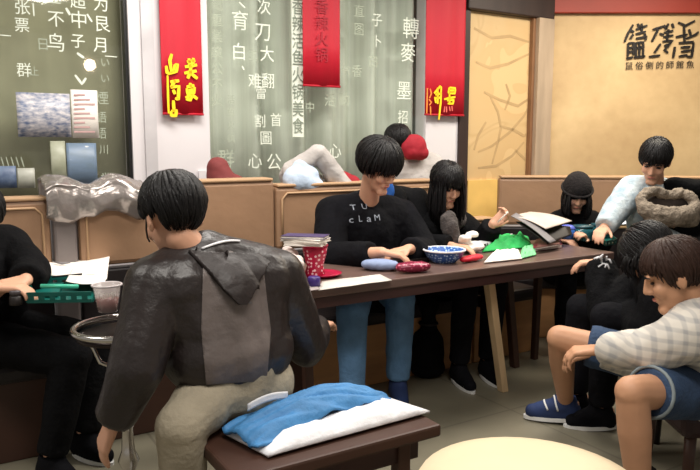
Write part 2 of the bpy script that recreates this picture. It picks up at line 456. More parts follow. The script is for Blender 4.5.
# wall below the glass, white columns, dark posts
vplane('wall_back', 0, 0, 0, .98, GV - .02, m_white, .12, u0=-3.2, u1=uc)
vplane('trim_1', 131, 209, .98, 2.7, GV - .05, m_white, .16)
vplane('trim_2', 144, 156, .98, 2.7, GV - .065, M('white_post', (196, 192, 194), .45), .02)
vplane('trim_3', 426, 461, .98, 2.7, GV - .02, m_white, .12)
vplane('trim_4', 460, 469, .3, 2.7, GV - .04, m_dark, .1)
vplane('trim_5', 127, 132, .98, 2.7, GV - .03, M('black_frame', (22, 22, 24), .4), .06)
vplane('trim_6', 380, 428, 2.36, 2.7, GV - .03, m_dark, .1)
vplane('trim_7', 197, 211, 1.0, 1.14, GV - .07, m_white, .03)
# painted panel between the dark post and the corner
pz = Pv(505, 15.5, GV).z
vplane('wall_corner', 467, 552, .3, 2.7, GV - .01, m_panel, .1)
pb = MB()
strokes(pb, [[(478, 152), (492, 146), (510, 132), (524, 116), (530, 104)], [(490, 96), (498, 112), (501, 128), (497, 146), (492, 164)], [(500, 126), (514, 130), (524, 136), (530, 132)], [(484, 92), (500, 100), (518, 106), (530, 98)], [(478, 168), (496, 166), (512, 156), (524, 142)], [(476, 62), (490, 68), (508, 64), (529, 54)], [(474, 28), (492, 38), (510, 36), (529, 42)], [(486, 122), (478, 136), (474, 150)], [(505, 110), (510, 96), (506, 84)], [(515, 150), (526, 160), (530, 170)]], (0, 0), 1, .022, lambda x, y: Pv(x, y, GV - .0105), -V, .001)
pbo = pb.build('painted_branches', M('branch_paint', (184, 154, 110), .6), None, fix=False); pbo['kind'] = 'structure'; pbo.name = 'trim_14'
vplane('trim_8', 467, 552, pz, pz + .16, GV - .07, m_dark, .1, bevel=.01)
m_post = M('worn_pale_post', (172, 152, 130), .5, .16, 4, stretch=(3, 3, .5))
vplane('trim_9', 531, 537, .3, pz, GV - .045, M('brown_post', (128, 92, 64), .5, .15), .05)
vplane('trim_10', 537, 552, .3, pz + .0, GV - .08, m_post, .1)
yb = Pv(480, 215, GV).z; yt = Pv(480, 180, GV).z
vplane('trim_11', 470, 500, yb - .4, yt, GV - .03, M('yellow_glow_paint', (230, 190, 110), .45, .1, 4), .03)  # yellow light on the lower wall, put in as a coloured slab
vplane('trim_12', 468, 500, yb - .1, yb - .02, GV - .05, m_bench, .05)
# right wall
rw = MB(); rw.prism([corner - RU * .05, rend + RU * 2.2, rend + RU * 2.2 + Z * 2.7, corner - RU * .05 + Z * 2.7], -RN * .1); rw.build('wall_right', m_plaster, kind='structure')
bz = Pr(620, 14).z
tb = MB(); tb.prism([corner + Z * bz + RN * .0, rend + RU * 2.2 + Z * bz, rend + RU * 2.2 + Z * (bz + .17), corner + Z * (bz + .17)], RN * .05); tb.build('trim_13', m_rband, kind='structure', bevel=.006)

# windows: frame, glass, curtain behind, lettering on the pane
def window(n, px0, px1, ztop, curtain_mat, amp, texts, faint, u0=None):
    a = uz(Pv(px0, 100, GV))[0] if u0 is None else u0; b = uz(Pv(px1, 100, GV))[0]
    mb = MB(); mb.prism([F(a, GV, .98), F(b, GV, .98), F(b, GV, ztop), F(a, GV, ztop)], V * .012)
    root = mb.build('window_%d' % n, m_glass, kind='structure')
    fr = MB(); t = .035
    fr.prism([F(a, GV - .02, .95), F(b, GV - .02, .95), F(b, GV - .02, 1.0), F(a, GV - .02, 1.0)], V * .06)
    fr.prism([F(a, GV - .02, ztop - t), F(b, GV - .02, ztop - t), F(b, GV - .02, ztop), F(a, GV - .02, ztop)], V * .06)
    fr.build('window_frame', m_white, root)
    cu = MB()
    def fn(s, q):
        u = a - .1 + (b - a + .5) * s; z = .9 + (ztop + .1 - .9) * q
        return F(u, GV + .16 + amp * (math.sin(u * 21) + .6 * math.sin(u * 37 + 1.3)) , z)
    cu.grid(fn, int(90 * (b - a)) + 8, 3, th=.004); cu.build('curtain', curtain_mat, root)
    for L, mat, nm in ((texts, m_chalk, 'lettering'), (faint, m_chalkf, 'faint_lettering')):
        tm = MB()
        for it in L:
            if it[0] == 's':
                strokes(tm, [it[1]], (0, 0), 1, it[2] * .0034, lambda x, y: Pv(x, y, GV - .004), -V, .002)
            else:
                ch, x, y, h = it
                text_mesh(tm, ch, Pv(x, y, GV - .004), h / 700 * Pv(x, y, GV).y * .98, U, Z, -V, .95, .001)
        if tm.v: tm.build(nm, mat, root, fix=False)
    return root
m_cur1 = M('olive_blind', (152, 150, 124), .8, .1, 3, stretch=(3, 3, .4))
m_cur2 = M('grey_green_curtain', (200, 205, 192), .85, .1, 4, stretch=(9, 9, .3))
window(1, -60, 128, 2.6, m_cur1, .006,
       [('张', 22, 8, 16), ('票', 22, 26, 15), ('不', 56, 20, 17), ('鸟', 56, 44, 19), ('超', 78, 2, 16), ('中', 79, 21, 18), ('子', 78, 42, 15),
        ('为', 101, 5, 16), ('艮', 102, 25, 17), ('月', 101, 46, 16), ('上', 55, -1, 12), ('群', 24, 71, 15),
        ('s', [(77, 53), (84, 58)], 4), ('s', [(75, 75), (82, 84), (86, 78)], 4), ('s', [(0, 35), (11, 36)], 1.5), ('s', [(105, 56), (117, 57)], 1.5), ('s', [(33, 3), (34, 16)], 2), ('s', [(66, 8), (70, 15)], 4), ('s', [(87, 14), (92, 22)], 3)],
       [('日', 43, 45, 13), ('い', 105, 63, 10), ('い', 105, 79, 10), ('煙', 102, 99, 14), ('語', 101, 118, 12), ('語', 101, 134, 12), ('川', 104, 150, 10), ('業', 107, 180, 14), ('止', 34, 72, 10)] +
       [('s', [(x, 157), (x + 3, 167)], 1.6) for x in range(1, 26, 5)], u0=-3.1)
vertical = lambda s, x, y0, st, h: [(c, x, y0 + i * st, h) for i, c in enumerate(s)]
window(2, 210, 427, 2.6, m_cur2, .048,
       [('育', 240, 22, 20), ('白', 239, 53, 18), ('次', 264, 8, 16), ('刀', 263, 33, 20), ('大', 267, 55, 17), ('难', 255, 82, 16), ('翻', 268, 82, 16), ('雷', 261, 94, 13),
        ('割', 260, 122, 14), ('首', 276, 121, 14), ('圖', 266, 139, 15), ('心', 255, 162, 17), ('公', 274, 163, 18), ('s', [(242, 66), (244, 70)], 3),
        ('s', [(239, 2), (245, 8)], 3), ('子', 377, 21, 14), ('卜', 377, 42, 13), ('招', 403, 118, 14), ('心', 335, 152, 16), ('轉', 411, 30, 22), ('麥', 408, 54, 20), ('墨', 404, 92, 20)],
       vertical('電重業業公不火', 217, 5, 16, 13) + vertical('活鱼火锅', 231, 100, 13, 9) + [('五', 253, 56, 11), ('群', 226, 160, 20), ('活', 330, 101, 14), ('動', 344, 100, 14), ('直', 359, 12, 13), ('图', 359, 30, 13), ('香', 357, 72, 13), ('气', 346, 72, 12), ('白', 373, 62, 14), ('中', 310, 108, 12)])
# tall dividing bar of the second pane
strip = vplane('white_vertical_sign', 292.5, 303.5, Pv(298, 137, GV - .02).z, 2.55, GV - .02, m_chalk, .012, kind=None)
tm = MB()
for i, c in enumerate('香辣活鱼火锅美食'):
    p = Pv(298, 8 + i * 17, GV - .024); text_mesh(tm, c, p, .105, U, Z, -V, .8, .001)
tm.build('lettering', M('grey_print', (128, 138, 124), .7), strip, fix=False)
tag(strip, 'narrow white vertical strip sign with grey characters on the curtained glass', 'sign')

# banners
def banner(px0, px1, py1, v, label, groups, name='hanging_banner', faint=None, ch=None, mat=m_bred):
    b0 = Pv((px0 + px1) / 2, py1, v); a = uz(Pv(px0, 60, v))[0]; b = uz(Pv(px1, 60, v))[0]
    root = thing(name, label, 'banner', F((a + b) / 2, v, b0.z), 0, None)
    mb = MB(); mb.grid(lambda s, q: F(a + (b - a) * s, v + .006 * math.sin(s * 9), b0.z + (2.66 - b0.z) * q), 24, 4, th=.004); mb.build('cloth', mat, root)
    rod = MB(); rod.tube([F(a - .02, v, 2.67), F(b + .02, v, 2.67)], .012); rod.build('rod', m_dark, root)
    rod = MB(); rod.tube([F(a, v, b0.z), F(b, v, b0.z)], .007); rod.build('hem_rod', mat, root)
    for L, org, sc, wd, mt, nm in groups:
        t = MB(); strokes(t, L, org, sc, wd, lambda x, y: Pv(x, y, v - .010), -V, .003); t.build(nm, mt, root, fix=False)
    if ch:
        t = MB()
        for c, x, y, h in ch: text_mesh(t, c, Pv(x, y, v - .012), h / 700 * Pv(x, y, v).y, U, Z, -V, 1, .001)
        t.build('faint_lettering', M('deep_red_print', (160, 20, 40), .6), root, fix=False)
    return root
b1 = [[(97, 152), (88, 182), (96, 236)], [(72, 205), (76, 236), (90, 240)], [(88, 240), (118, 230), (122, 198), (110, 206), (105, 230)],
      [(90, 277), (130, 272)], [(112, 270), (94, 302)], [(92, 302), (129, 296), (126, 356), (112, 350)], [(103, 312), (112, 332)], [(104, 360), (107, 410)], [(94, 408), (118, 405), (115, 428), (94, 427), (94, 408)],
      [(165, 188), (202, 182)], [(174, 172), (178, 208)], [(194, 170), (190, 202)], [(156, 210), (210, 201)], [(182, 202), (180, 242)], [(153, 238), (208, 228)], [(178, 238), (168, 262)], [(186, 242), (212, 262)],
      [(163, 300), (198, 293)], [(180, 282), (180, 300)], [(164, 306), (168, 332), (196, 326), (199, 300)], [(168, 317), (196, 312)], [(158, 348), (186, 337), (180, 358), (160, 354)], [(190, 337), (212, 354)]]
banner(161, 202, 114, GV - .09, 'red hanging banner on the white column, four yellow characters at its foot', [(b1, (150, 20), 4.477, .019, m_yellow, 'lettering'), ([[(78, 248), (80, 330), (83, 418)]], (150, 20), 4.477, .013, m_yellow, 'long_stroke')])
banner(303, 340, 86, GV - .05, 'plain red hanging banner in front of the curtained glass', [], ch=[('香', 322, 8, 15), ('辣', 322, 24, 15), ('火', 322, 40, 15), ('锅', 322, 56, 15)])
b3 = [[(175, 135), (120, 200)], [(150, 150), (150, 290)], [(130, 210), (185, 200)], [(135, 240), (180, 235)], [(180, 140), (175, 280), (160, 425)], [(125, 230), (135, 282)],
      [(250, 150), (240, 200)], [(250, 150), (300, 155), (295, 200), (245, 200)], [(245, 175), (295, 175)], [(205, 250), (300, 230)], [(250, 200), (252, 290)], [(230, 262), (287, 255), (280, 287), (235, 287)]]
b3f = [[(62, 155), (56, 372)], [(85, 160), (96, 200), (80, 240)], [(75, 250), (96, 275), (78, 302)], [(88, 310), (90, 382)], [(210, 312), (204, 362)], [(225, 312), (225, 362)], [(250, 312), (255, 350)], [(270, 306), (275, 350)]]
banner(425.5, 465, 115, GV - .07, 'red hanging banner beside the dark post, gold characters at its foot', [(b3, (420, 70), 8.54, .016, m_yellow, 'lettering'), (b3f[:4], (420, 70), 8.54, .010, M('orange_gold_paint', (240, 140, 60), .5), 'thin_lettering'), (b3f[4:], (420, 70), 8.54, .010, M('pale_red_paint', (226, 104, 92), .5), 'small_lettering')])

# wall sign
sg = [[(120, 100), (85, 160), (62, 215)], [(98, 135), (125, 150)], [(150, 92), (165, 130)], [(138, 132), (214, 105)], [(176, 92), (178, 160)], [(138, 162), (204, 146)], [(140, 192), (214, 180)], [(197, 158), (205, 205)], [(120, 165), (100, 195)],
      [(86, 225), (84, 312)], [(86, 225), (122, 220), (121, 302)], [(88, 256), (118, 252)], [(88, 284), (118, 280)], [(136, 220), (138, 322)], [(136, 222), (187, 215), (186, 322)], [(140, 256), (182, 250)], [(161, 220), (161, 318)], [(75, 326), (118, 318)], [(126, 320), (200, 310)],
      [(252, 132), (325, 110)], [(292, 120), (270, 165), (246, 212)], [(325, 103), (345, 130)], [(357, 93), (335, 132)], [(380, 92), (391, 122)], [(328, 152), (388, 140)], [(357, 130), (345, 215)], [(298, 160), (325, 168)], [(322, 182), (388, 170)], [(318, 212), (384, 204), (330, 272), (354, 288)], [(304, 228), (263, 288)], [(330, 240), (372, 228)], [(228, 314), (300, 305)],
      [(423, 85), (470, 106), (534, 73)], [(460, 108), (465, 222)], [(408, 182), (484, 165)], [(495, 130), (506, 172)], [(478, 192), (540, 165), (558, 148)], [(428, 222), (524, 214)], [(400, 248), (388, 322)], [(440, 252), (502, 247)], [(443, 280), (507, 270)], [(526, 218), (512, 315), (480, 312)], [(428, 312), (482, 302)]]
sroot = thing('wall_sign', 'dark raised characters of the restaurant sign on the beige wall', 'sign', Pr(660, 70))
t = MB(); strokes(t, sg, (615, 10), 6.718, .018, lambda x, y: Pr(x, y, .004), RN, .012); t.build('large_characters', m_ink, sroot, fix=False)
t = MB()
for i, c in enumerate('鼠俗側的師館魚'):
    x = 629 + i * 10.2; text_mesh(t, c, Pr(x, 66.5 - i * .25, .008), .064, RU, Z, RN, 1, .002, bold=.004)
t.build('small_characters', m_ink, sroot, fix=False)

# posters on the left pane
def poster(px0, py0, px1, py1, mat, label, name='poster', v=GV - .012, cat='poster'):
    p0 = Pv(px0, (py0 + py1) / 2, v); p1 = Pv(px1, (py0 + py1) / 2, v); c = (px0 + px1) / 2
    z1 = Pv(c, py0, v).z; z0 = Pv(c, py1, v).z; a = uz(p0)[0]; b = uz(p1)[0]
    mb = MB(); mb.grid(lambda s, q: F(a + (b - a) * s, v - .004 * math.sin(s * PI), z0 + (z1 - z0) * q), 10, 2, th=.0015)
    o = mb.build(name, mat); recenter(o); return tag(o, label, cat)
poster(17, 93, 70.5, 137, m_poster('poster_snow', [(92, 108, 140), (196, 200, 208), (228, 226, 228), (150, 140, 136), (222, 216, 216)], 30, 1, 2.2), 'wide pale blue and grey picture poster taped to the left pane')
o = poster(71.5, 90, 98, 138, m_paper, 'white printed notice beside the picture poster on the left pane', 'paper_notice', cat='notice')
t = MB()
for i in range(9):
    y = 95 + i * 4.6; t.ribbon([Pv(74, y, GV - .018), Pv(90 + 5 * ((i * 7) % 3 - 1), y, GV - .018)], .010, -V, .0006)
t.build('printed_lines', M('rose_print', (196, 160, 158), .7), o, fix=False)
poster(67, 143, 97, 187, m_poster('poster_blue', [(104, 122, 138), (134, 146, 150), (160, 166, 164), (112, 132, 158)], 16, 1, 2.5), 'faded blue poster low on the left pane under the white notice')
poster(51, 141, 66, 186, m_poster('poster_grey', [(140, 144, 122), (168, 170, 150)], 16), 'faded grey sheet low on the left pane beside the blue poster')
poster(-2, 166, 16.5, 188, m_poster('poster_navy', [(66, 84, 118), (120, 136, 160)], 20), 'small dark blue card at the lower corner of the left pane')
poster(17.5, 168, 35, 188, m_poster('poster_pale', [(150, 152, 140), (186, 186, 176)], 12), 'small pale card next to the dark blue card on the left pane')

# pendant lamp whose glint shows in the left pane
gp = Pv(90, 65, GV); d = (gp - C0).normalized(); rf = d - V * 2 * d.dot(V); lp = gp + rf * 3.4
lr = thing('pendant_lamp', 'small hanging lamp with a dark metal shade and bare round bulb', 'lamp', lp)
mb = MB(); mb.ell(lp, (.05, .05, .055)); mb.build('bulb', emis('bulb_glow', (255, 226, 200), 60), lr)
mb = MB(); mb.tube([lp + Z * .1, V3((lp.x, lp.y, 2.7))], .006); mb.build('cord', m_ink, lr)
mb = MB(); mb.lathe([(.02, .12), (.024, .1), (.12, .07), (.125, .068), (.026, .09), (.02, .04), (.018, .04), (.018, .1)], lp, 24); mb.build('lamp_shade', m_dmetal, lr)
#==SPLIT==
# ---------------------------------------------------------------- booth benches
def booth(u0, u1, v0, zt, label, ang=None, org=None, base=True, seat_d=.42, pad=True, mat=m_bench, zpad=.72, pipe=True):
    """local frame: x along, y towards the wall; front of the seat at y=0"""
    loc = F(u0, v0) if org is None else org; L = u1 - u0
    r = thing('booth_bench', label, 'bench', loc, ANG if ang is None else ang, 'upholstered booth benches')
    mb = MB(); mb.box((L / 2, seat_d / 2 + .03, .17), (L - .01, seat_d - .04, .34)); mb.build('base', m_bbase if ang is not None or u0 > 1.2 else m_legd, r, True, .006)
    mb = MB(); mb.box((L / 2, seat_d / 2, .38), (L, seat_d, .08)); mb.build('seat_cushion', m_dleather, r, True, .025)
    mb = MB(); mb.box((L / 2, seat_d + .05, (zpad - .02) / 2), (L, .09, zpad - .02)); mb.build('lower_back', m_dleather, r, True, .01)
    mb = MB(); mb.box((L / 2, seat_d + .05, (zt + zpad) / 2), (L, .12, zt - zpad)); mb.build('backrest', mat, r, True, .022)
    mb = MB(); y = seat_d - .0145; i = .035
    if pipe:
        mb.tube([(i, y, zpad + .0), (i, y, zt - i - .03), (i + .03, y, zt - i), (L - i - .03, y, zt - i), (L - i, y, zt - i - .03), (L - i, y, zpad)], .006, 8); mb.build('piping', m_pipe, r, True)
    mb = MB(); mb.box((L / 2, seat_d + .05, zt + .006), (L - .02, .13, .018)); mb.build('top_rail', m_pipe, r, True, .007)
    return r
VB = .52                                                  # seat front; the backrest face lies at VB + .42
up = lambda px: uz(Pv(px, 190, VB + .41))[0]
booth(up(-90), up(49), VB, 1.045, 'tan booth bench with cream piping at the left edge behind the black-clad diner')
booth(up(77), up(184), VB, 1.035, 'tan booth bench under the silver jacket beside the grey post')
booth(up(185), up(275), VB, 1.10, 'tan booth bench directly behind the man in the brown jacket', pipe=False)
booth(up(276), up(437), VB, 1.065, 'tan booth bench behind the boy in the black sweatshirt')
booth(up(438), up(497), VB, .80, 'low tan booth bench behind the girl below the painted yellow glow', zpad=.62, pipe=False)
mb = MB(); pu = up(63); mb.prism([F(pu - .05, VB + .40, 0), F(pu + .05, VB + .40, 0), F(pu + .05, VB + .40, 1.04), F(pu - .05, VB + .40, 1.04)], V * .12)
tag(recenter(mb.build('bench_post', m_grpost, bevel=.012)), 'shiny grey square post between two booth benches at the left', 'post')
rb0 = P(499, 178, 4.98); rb0.z = 0; rbx = P(700, 178, 4.85); rbx.z = 0
dirr = (rbx - rb0).normalized(); angr = math.atan2(dirr.y, dirr.x)
nb = V3((-dirr.y, dirr.x, 0))
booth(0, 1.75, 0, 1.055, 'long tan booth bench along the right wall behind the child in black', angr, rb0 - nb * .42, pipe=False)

# silver jacket over the bench top
jr0 = up(44); jr1 = up(146)
mb = MB()
def jfn(a, b):
    u = jr0 + (jr1 - jr0) * a; n = noise.noise(V3((u * 7, b * 3, 2))) ; n2 = noise.noise(V3((u * 18, b * 7, 5)))
    ang = -.9 + b * 3.6
    drop = 0
    y = VB + .47 - math.cos(ang) * .105; z = 1.04 + math.sin(ang) * .05 + .015
    if b < .35: z -= (.35 - b) * (.20 + .10 * math.sin(a * 9)); y = VB + .47 - .092 - .03 * math.sin(b * 9)
    if b > .8: z -= (b - .8) * .5; y = VB + .47 + .1
    return F(u, y + n * .03 - .01 * math.sin(a * 17), z + .02 + n * .03 + n2 * .014 + .016 * math.sin(a * 11))
mb.grid(jfn, 60, 26, th=.012)
tag(recenter(mb.build('draped_jacket', m_silver)), 'shiny silver grey jacket draped over the booth bench top at the left', 'jacket')

# ---------------------------------------------------------------- tables
TH = .72
def table(u0, u1, v0, dep, label, lights=()):
    r = thing('dining_table', label, 'table', F(u0, v0), ANG, 'dark dining tables in a row'); L = u1 - u0
    mb = MB(); mb.box((L / 2, dep / 2, TH - .02), (L - .004, dep, .04)); mb.build('tabletop', m_table, r, True, .006)
    mb = MB()
    for y in (.012, dep - .012): mb.box((L / 2, y + (.012 if y < .1 else -.012), TH - .064), (L - .05, .02, .048))
    for x in (.04, L - .04): mb.box((x, dep / 2, TH - .064), (.02, dep - .06, .048))
    mb.build('apron', m_apron, r, True, .003)
    for i, (x, y) in enumerate(((.07, .09), (L - .07, .09), (.07, dep - .09), (L - .07, dep - .09))):
        mb = MB(); sp = -.05 if y < .2 else .03; q = .02
        top = [V3((x + a * q, y + b * q, TH - .04)) for a, b in ((-1, -1), (1, -1), (1, 1), (-1, 1))]
        bot = [V3((x + a * q * .85 + (.02 if x > .3 else 0), y + sp + b * q * .85, 0)) for a, b in ((-1, -1), (1, -1), (1, 1), (-1, 1))]
        mb.rings([bot, top], smooth=False); mb.build('leg', m_leg if i in lights else m_legd, r, True, .003)
    return r
RV = -.06
ut = lambda px: uz(Pv(px, 270, RV))[0]
uA, uB, uE = ut(299), ut(499), ut(614)
lt = table(uA, uE, RV, .56, 'long dark wooden table in front of the boy in the black sweatshirt and the girl')
lf = lambda p: V3(((p - F(uA, RV)).dot(U), (p - F(uA, RV)).dot(V), p.z))
def slant(top, bot, mat, q=.021):
    mb = MB(); mb.rings([[V3((bot.x + a * q, bot.y + b * q, 0)) for a, b in ((-1, -1), (1, -1), (1, 1), (-1, 1))], [V3((top.x + a * q, top.y + b * q, TH - .04)) for a, b in ((-1, -1), (1, -1), (1, 1), (-1, 1))]], smooth=False)
    return mb.build('leg', mat, lt, True, .003)
fp = lf(Pz(503, 391, 0)); tp_ = lf(Pv(487, 284, RV + .13)); slant(tp_, fp, m_leg)['label'] = 'pale slanting wooden leg under the middle of the table'
slant(lf(Pv(505, 284, RV + .40)), lf(Pv(515, 362, RV + .45)), m_legd)

# wooden bench near the camera with the blue jacket
bv0 = (Pz(300, 462, .43) - O).dot(V); bu0 = (Pz(222, 440, .43) - O).dot(U); bu1 = (Pz(428, 417, .43) - O).dot(U)
BW = .36
br = thing('wooden_bench', 'dark wooden bench under the blue jacket in the foreground', 'bench', F(bu0 - .06, bv0), ANG)
LB_ = bu1 - bu0 + .06
mb = MB(); mb.box((LB_ / 2, BW / 2, .41), (LB_, BW, .04)); mb.build('seat_board', m_legd, br, True, .008)
mb = MB(); mb.box((LB_ / 2, .05, .355), (LB_ - .12, .025, .07)); mb.box((LB_ / 2, BW - .05, .355), (LB_ - .12, .025, .07)); mb.build('rail', m_apron, br, True, .004)
for x in (.1, LB_ - .12):
    for y in (.05, BW - .05):
        mb = MB(); mb.box((x, y, .195), (.045, .045, .39)); mb.build('leg', m_legd, br, True, .004)
mb = MB(); mb.box((LB_ - .12, BW / 2, .12), (.03, BW - .14, .03)); mb.build('stretcher', m_legd, br, True, .003)
# the jacket: folded cloth lying on the board
def cloth(name, mat, outline, zf, label=None, cat=None, parent=None, n=26, th=.008):
    """outline: function (a,b)->(u,v) ; zf: height above"""
    mb = MB(); mb.grid(lambda a, b: F(*outline(a, b), zf(a, b)), n, n, th=th); return mb.build(name, mat, parent)
jj = thing('blue_jacket', 'folded bright blue jacket with white lining lying on the wooden bench', 'jacket', F((bu0 + bu1) / 2, bv0 + .18, .43))
q00, q10, q11, q01 = [(lambda p: ((p - O).dot(U), (p - O).dot(V)))(Pz(x, y, .45)) for x, y in ((268, 453), (430, 409), (368, 389), (226, 431))]
def bil(a, b):
    return tuple((q00[i] * (1 - a) + q10[i] * a) * (1 - b) + (q01[i] * (1 - a) + q11[i] * a) * b for i in (0, 1))
def lin_z(a, b):
    e = min(a, 1 - a, b * 1.3, (1 - b)) ; r = min(1, e / .14)
    return .440 + .03 * r + .012 * noise.noise(V3((a * 6, b * 5, 1))) * r + .006 * noise.noise(V3((a * 16, b * 14, 3))) * r
cloth('white_lining', m_lining, bil, lin_z, parent=jj)
def blu(a, b):
    b2 = .36 + .16 * math.sin(a * 2.6 + .2) * 0 + (.30 * (1 - a) * 0) + b * (.70)
    lo = .16 + .34 * a
    return bil(a * .97 - .02, lo + (1.02 - lo) * b)
def blu_z(a, b):
    r = math.sin(PI * min(1, max(0, a))) ** .6 * math.sin(PI * min(1, max(.02, b * .92 + .04))) ** .6
    return .452 + .075 * r * (.5 + .5 * math.sin(PI * min(1, a * .85 + .1))) + .018 * noise.noise(V3((a * 5 + b * 3, b * 4, 7))) + .009 * (1 - 2 * abs(noise.noise(V3((a * 2.5, b * 7 + a * 4, 9)))))
cloth('blue_shell', m_jblue, blu, blu_z, parent=jj, n=46)

# cream stool at the lower edge
st = Pz(530, 483, .45); st.z = 0
sr = thing('upholstered_stool', 'round cream upholstered stool at the lower edge of the picture', 'stool', st)
SR = .30
mb = MB(); mb.lathe([(.01, .34), (SR - .03, .34), (SR, .37), (SR + .005, .41), (SR - .02, .45), (SR - .08, .475), (SR * .5, .495), (.01, .50)], st, 40); mb.build('seat', m_cream, sr)
mb = MB(); mb.tube([st + V3((math.cos(2 * PI * i / 40) * (SR + .004), math.sin(2 * PI * i / 40) * (SR + .004), .40)) for i in range(40)], .007, 8, True); mb.build('piping', m_pipe, sr)
for i in range(4):
    a = PI / 4 + i * PI / 2; c = V3((math.cos(a), math.sin(a), 0)); mb = MB(); mb.frust(st + c * .27, st + c * .22 + Z * .35, .016, .024); mb.build('leg', m_leg, sr)

# chrome stand with a round rim at the left
cs = P(123, 327, 2.26); SH = cs.z - .57
cu0 = V3((cs.x, cs.y, 0))
cr_ = thing('ornate_stand', 'ornate chrome pedestal stand with a round bright rim below the plastic cup', 'stand', cu0)
SZ = cs.z
mb = MB(); mb.tube([cu0 + V3((math.cos(2 * PI * i / 40) * .155, math.sin(2 * PI * i / 40) * .155, SZ)) for i in range(40)], .011, 10, True); mb.build('rim', m_chrome, cr_)
mb = MB(); mb.lathe([(.01, SZ - .03), (.147, SZ - .03), (.147, SZ - .018), (.01, SZ - .018)], cu0, 36); mb.build('top_plate', m_dmetal, cr_)
mb = MB(); k = SZ / .57
mb.lathe([(r_, z_ * k - (.03 if z_ > .5 else 0)) for r_, z_ in ((.015, .1), (.04, .1), (.034, .13), (.02, .16), (.036, .19), (.022, .22), (.018, .28), (.034, .32), (.04, .34), (.02, .38), (.022, .43), (.038, .46), (.022, .49), (.05, .545), (.01, .546))], cu0, 20); mb.build('stem', m_chrome, cr_)
for i in range(3):
    a = .5 + i * 2 * PI / 3; c = V3((math.cos(a), math.sin(a), 0))
    mb = MB(); mb.tube([cu0 + Z * .16, cu0 + c * .06 + Z * .15, cu0 + c * .12 + Z * .07, cu0 + c * .16 + Z * .012, cu0 + c * .19 + Z * .014], [.014, .014, .013, .012, .01]); mb.build('foot', m_dmetal, cr_)
for i in range(3):
    a = 1.1 + i * 2 * PI / 3; c = V3((math.cos(a), math.sin(a), 0))
    mb = MB(); mb.tube([cu0 + c * .135 + Z * (SZ - .02), cu0 + c * .1 + Z * (SZ - .07), cu0 + c * .08 + Z * (SZ - .12), cu0 + c * .03 + Z * (SZ - .14)], .007); mb.build('scroll_bracket', m_chrome, cr_)

# stool of the bare-legged boy
bs = P(712, 420, 2.62); bs.z = 0
r = thing('dark_stool', 'dark maroon padded stool under the boy in the plaid shirt', 'stool', bs)
mb = MB(); mb.box(bs + Z * .28, (.42, .42, .10)); mb.build('seat', M('maroon_leather', (44, 22, 24), .45), r, bevel=.03)
for sx in (-1, 1):
    for sy in (-1, 1):
        mb = MB(); mb.frust(bs + V3((sx * .17, sy * .17, 0)), bs + V3((sx * .16, sy * .16, .26)), .018, .022); mb.build('leg', m_legd, r)
#==SPLIT2==
# ---------------------------------------------------------------- people
def hand(mb, w, d, n, thumb, curl=.35, s=1.0):
    """fingers along d, palm facing n, thumb on the side of vector thumb"""
    w = V3(w); d = V3(d).normalized(); n = (V3(n) - d * V3(n).dot(d)).normalized(); t = d.cross(n)
    if t.dot(V3(thumb)) < 0: t = -t
    offs = (.030, .010, -.010, -.028); lens = (.070, .078, .072, .056); kn = (.088, .092, .088, .08)
    for o, L, k in zip(offs, lens, kn):
        b = w + (d * k + t * o) * s; mb.capsule(w + t * (o * .5 * s), b, .017 * s, .0125 * s, 10)
        p = b; a = curl * .5
        for j, f in enumerate((.45, .32, .23)):
            a += curl * (.6 if j == 0 else .9); q = p + (d * math.cos(a) + n * math.sin(a) + t * (o * .8)).normalized() * L * f * s
            mb.capsule(p, q, (.0092 - j * .0008) * s, (.0086 - j * .001) * s, 8); p = q
    b = w + (d * .022 + t * .028) * s; p = w + (d * .05 + t * .052 + n * .012) * s; q = p + (d * .036 + t * .014 + n * .012) * s
    mb.capsule(w + t * .01 * s, b, .017 * s, .015 * s, 8); mb.capsule(b, p, .0145 * s, .0105 * s, 8); mb.capsule(p, q, .0105 * s, .0085 * s, 8)
def headmat(fwd, up):
    f = V3(fwd).normalized(); u = V3(up); u = (u - f * u.dot(f)).normalized(); x = f.cross(u)
    return Matrix((x, f, u)).transposed()
def head_shapes(mb, c, R, s):
    T = lambda q: c + R @ (V3(q) * s)
    E = lambda q, r, RR=None: mb.ell(T(q), tuple(k * s for k in r), R if RR is None else R @ RR)
    E((0, -.012, .032), (.075, .094, .084)); E((0, .024, -.03), (.061, .066, .088)); E((0, .034, -.082), (.046, .048, .040))
    mb.capsule(T((-.012, .074, -.108)), T((.012, .074, -.108)), .020 * s, .020 * s)
    E((.036, .062, -.032), (.026, .026, .028)); E((-.036, .062, -.032), (.026, .026, .028))
    mb.capsule(T((-.036, .080, .024)), T((.036, .080, .024)), .013 * s, .013 * s)
    mb.capsule(T((0, .090, .012)), T((0, .108, -.030)), .008 * s, .0125 * s); mb.capsule(T((-.011, .098, -.036)), T((.011, .098, -.036)), .009 * s, .009 * s)
    mb.capsule(T((-.018, .083, -.068)), T((.018, .083, -.068)), .010 * s, .010 * s)
    for x in (-1, 1): mb.ell(T((x * .078, -.006, -.012)), (.010 * s, .021 * s, .033 * s), R @ Matrix.Rotation(x * .35, 3, 'Z'))
